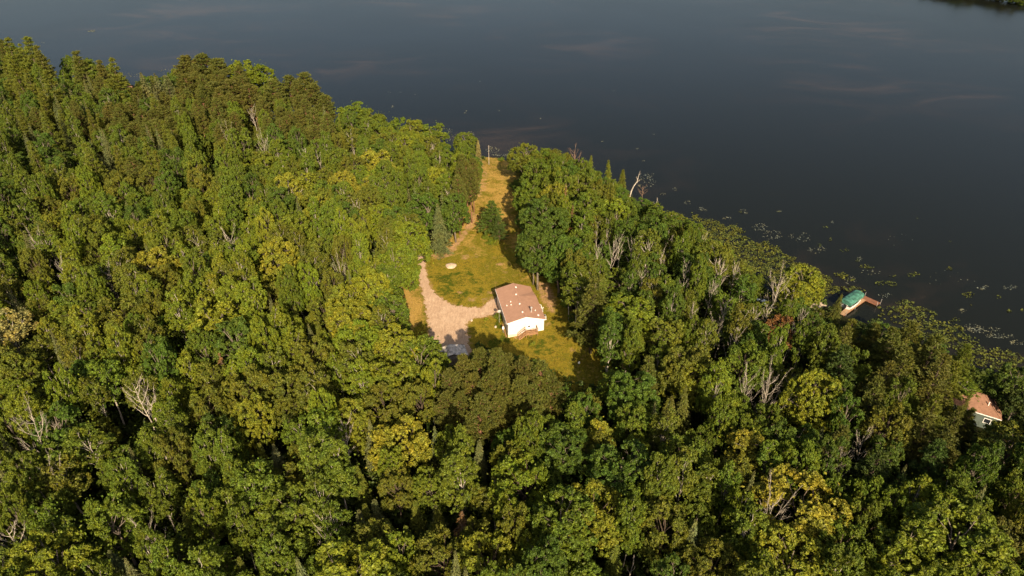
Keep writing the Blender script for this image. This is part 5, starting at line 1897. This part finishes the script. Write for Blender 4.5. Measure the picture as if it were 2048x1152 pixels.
fw = link('weed_and_glints', mesh_np('weed_and_glints', V_, F_, M['leaf']))
fw.color = (0.15, 0.165, 0.13, 1)
tag(fw, 'pale flecks of floating weed, scum and painted glints on the dark lake', 'floating weed', kind='stuff')

# far shore at the upper right corner
for k, u in enumerate((1862, 1885, 1908, 1932, 1955, 1978, 2000, 2022, 2044)):
    v = interp(u, far_px) - 3
    x, y = at_z(u, v, LAKE_Z)
    o_ = put_tree(['maple_tree', 'oak_tree', 'maple_tree'][k % 3], x, y + 2, 8 + (k * 37 % 4), 7.5, tint(['mid green', 'olive', 'deep green'][k % 3]), hand=True, zdrop=3.2)
    trees[-1]['far'] = k

# ------------------------------------------------------------------ labels of the trees
ANCH = [('the upper left edge', 0, 330), ('the left edge below the middle', 0, 780), ('the wood under the domed pines', 420, 270), ('the last skyline pine', 655, 215), ('the white house', 1045, 625), ('the grey shed', 905, 700), ('the gravel driveway', 870, 600), ('the sand pile', 902, 532), ('the wooden dock', 1712, 615), ('the brown roofed cottage', 1965, 815),
        ('the lily pad bed', 1530, 520), ('the pine stand below the shed', 985, 775), ('the lake end of the grassy path', 1000, 325), ('the far left lakeside pines', 60, 110), ('the domed skyline pines', 410, 150), ('the lower left corner', 0, 1152),
        ('the lower right corner', 2048, 1152), ('the middle of the bottom edge', 1024, 1152), ('the middle of the left edge', 0, 600), ('the big golden oak at lower right', 1612, 1010), ('the lower right bare tree', 1548, 1060),
        ('the big bare tree near the lily bed', 1556, 600), ('the lone pines in the clearing', 990, 445), ('the wide pine right of the house', 1182, 640), ('the leaning snag on the shore', 1265, 365), ('the golden maple at centre left', 540, 510),
        ('the golden maple far left', 300, 520), ('the bare tree above centre left', 518, 320), ('the dead spruce at left', 432, 740), ('the golden maple near the left shore', 750, 325), ('the tall bare birch at lower left', 45, 880),
        ('the tall spruce by the driveway', 880, 470), ('the bare tree low at left', 275, 810), ('the lime maple near the cottage', 1640, 785), ('the small bare snag at right', 1697, 930), ('the golden oak below centre left', 795, 865),
        ('the bottom edge left of centre', 500, 1152), ('the bottom edge right of centre', 1300, 1152), ('the right edge below the cottage', 2048, 980), ('the small golden aspen', 1200, 860), ('the bare tree in the left wood', 455, 490),
        ('the pale straw birch on the left edge', 8, 650), ('the brown pines at upper left', 270, 230), ('the paired bare trees at right', 1515, 780), ('the tan dead spruces at right', 1140, 430), ('the row of bare right stems', 1375, 570)]
NOUN = {'tall_maple_tree': 'tall maple', 'maple_tree': 'rounded maple', 'oak_tree': 'lumpy oak', 'aspen_tree': 'slender aspen', 'birch_tree': 'thin birch', 'red_pine': 'red pine', 'white_pine': 'spreading pine',
        'spruce_tree': 'pointed spruce', 'fir_tree': 'narrow fir', 'dead_spruce': 'dead needleless spruce', 'dead_tree': 'bare white dead tree', 'broken_snag': 'broken white snag'}
CAT = {'tall_maple_tree': 'basswood tree', 'maple_tree': 'maple tree', 'oak_tree': 'oak tree', 'aspen_tree': 'aspen tree', 'birch_tree': 'birch tree', 'red_pine': 'pine tree', 'white_pine': 'pine tree', 'spruce_tree': 'spruce tree', 'fir_tree': 'fir tree', 'dead_spruce': 'dead tree', 'dead_tree': 'dead tree', 'broken_snag': 'dead tree'}
GRP = {'tall_maple_tree': 'tall maples in the lakeside wood', 'maple_tree': 'maples in the lakeside wood', 'oak_tree': 'oaks in the lakeside wood', 'aspen_tree': 'aspens in the lakeside wood', 'birch_tree': 'birches in the lakeside wood', 'red_pine': 'red pines in the wood', 'white_pine': 'spreading pines by the lake',
       'spruce_tree': 'spruces in the wood', 'fir_tree': 'narrow firs in the wood', 'dead_spruce': 'dead spruces in the wood', 'dead_tree': 'bare dead trees in the wood', 'broken_snag': 'broken snags in the wood'}
ORD = ['nearest', 'second nearest', 'third nearest', 'fourth nearest', 'fifth nearest', 'sixth nearest', 'seventh nearest', 'eighth nearest', 'ninth nearest', 'tenth nearest', 'eleventh nearest', 'twelfth nearest', 'thirteenth nearest', 'fourteenth nearest']
cells = {}
for t in trees:
    if 'far' in t:
        continue
    u, v = t['px']
    word = '' if t['kind'] in ('dead_tree', 'dead_spruce', 'broken_snag') else t['tint'] + ' '
    t['cand'] = []
    for a_ in ANCH:
        du, dv = u - a_[1], v - a_[2]
        dist_ = math.hypot(du, dv)
        if dist_ > 620:
            continue
        dr_ = ('right of' if du > 0 else 'left of') if abs(du) > abs(dv) else ('below' if dv > 0 else 'above')
        key = (word, t['kind'], a_[0], dr_)
        cells.setdefault(key, []).append((dist_, id(t)))
        t['cand'].append((key, dist_))
for L_ in cells.values():
    L_.sort()
ranks = {}
for key, L_ in cells.items():
    for k, (d_, i_) in enumerate(L_):
        ranks[(key, i_)] = (k, len(L_))
for t in trees:
    if 'far' in t:
        continue
    def cost(c):
        k, n = ranks[(c[0], id(t))]
        return c[1] * (1 + 0.35 * k) + (1e5 if k > 13 else 0)
    key, _ = min(t['cand'], key=cost)
    k, n = ranks[(key, id(t))]
    s_ = f'{key[0]}{NOUN[key[1]]}' + (f' {key[3]} {key[2]}' if n == 1 else f', {ORD[min(k, 13)]} {key[3]} {key[2]}')
    tag(t['o'], s_, CAT[t['kind']], GRP[t['kind']])
fr_ = [t for t in trees if 'far' in t]
for k, t in enumerate(fr_):
    tag(t['o'], f"{t['tint']} tree on the far shore at upper right, {['leftmost', 'second from left', 'third from left', 'fourth from left', 'fifth, in the middle', 'fourth from right', 'third from right', 'second from right', 'rightmost'][k]}", 'tree', 'trees on the far shore')
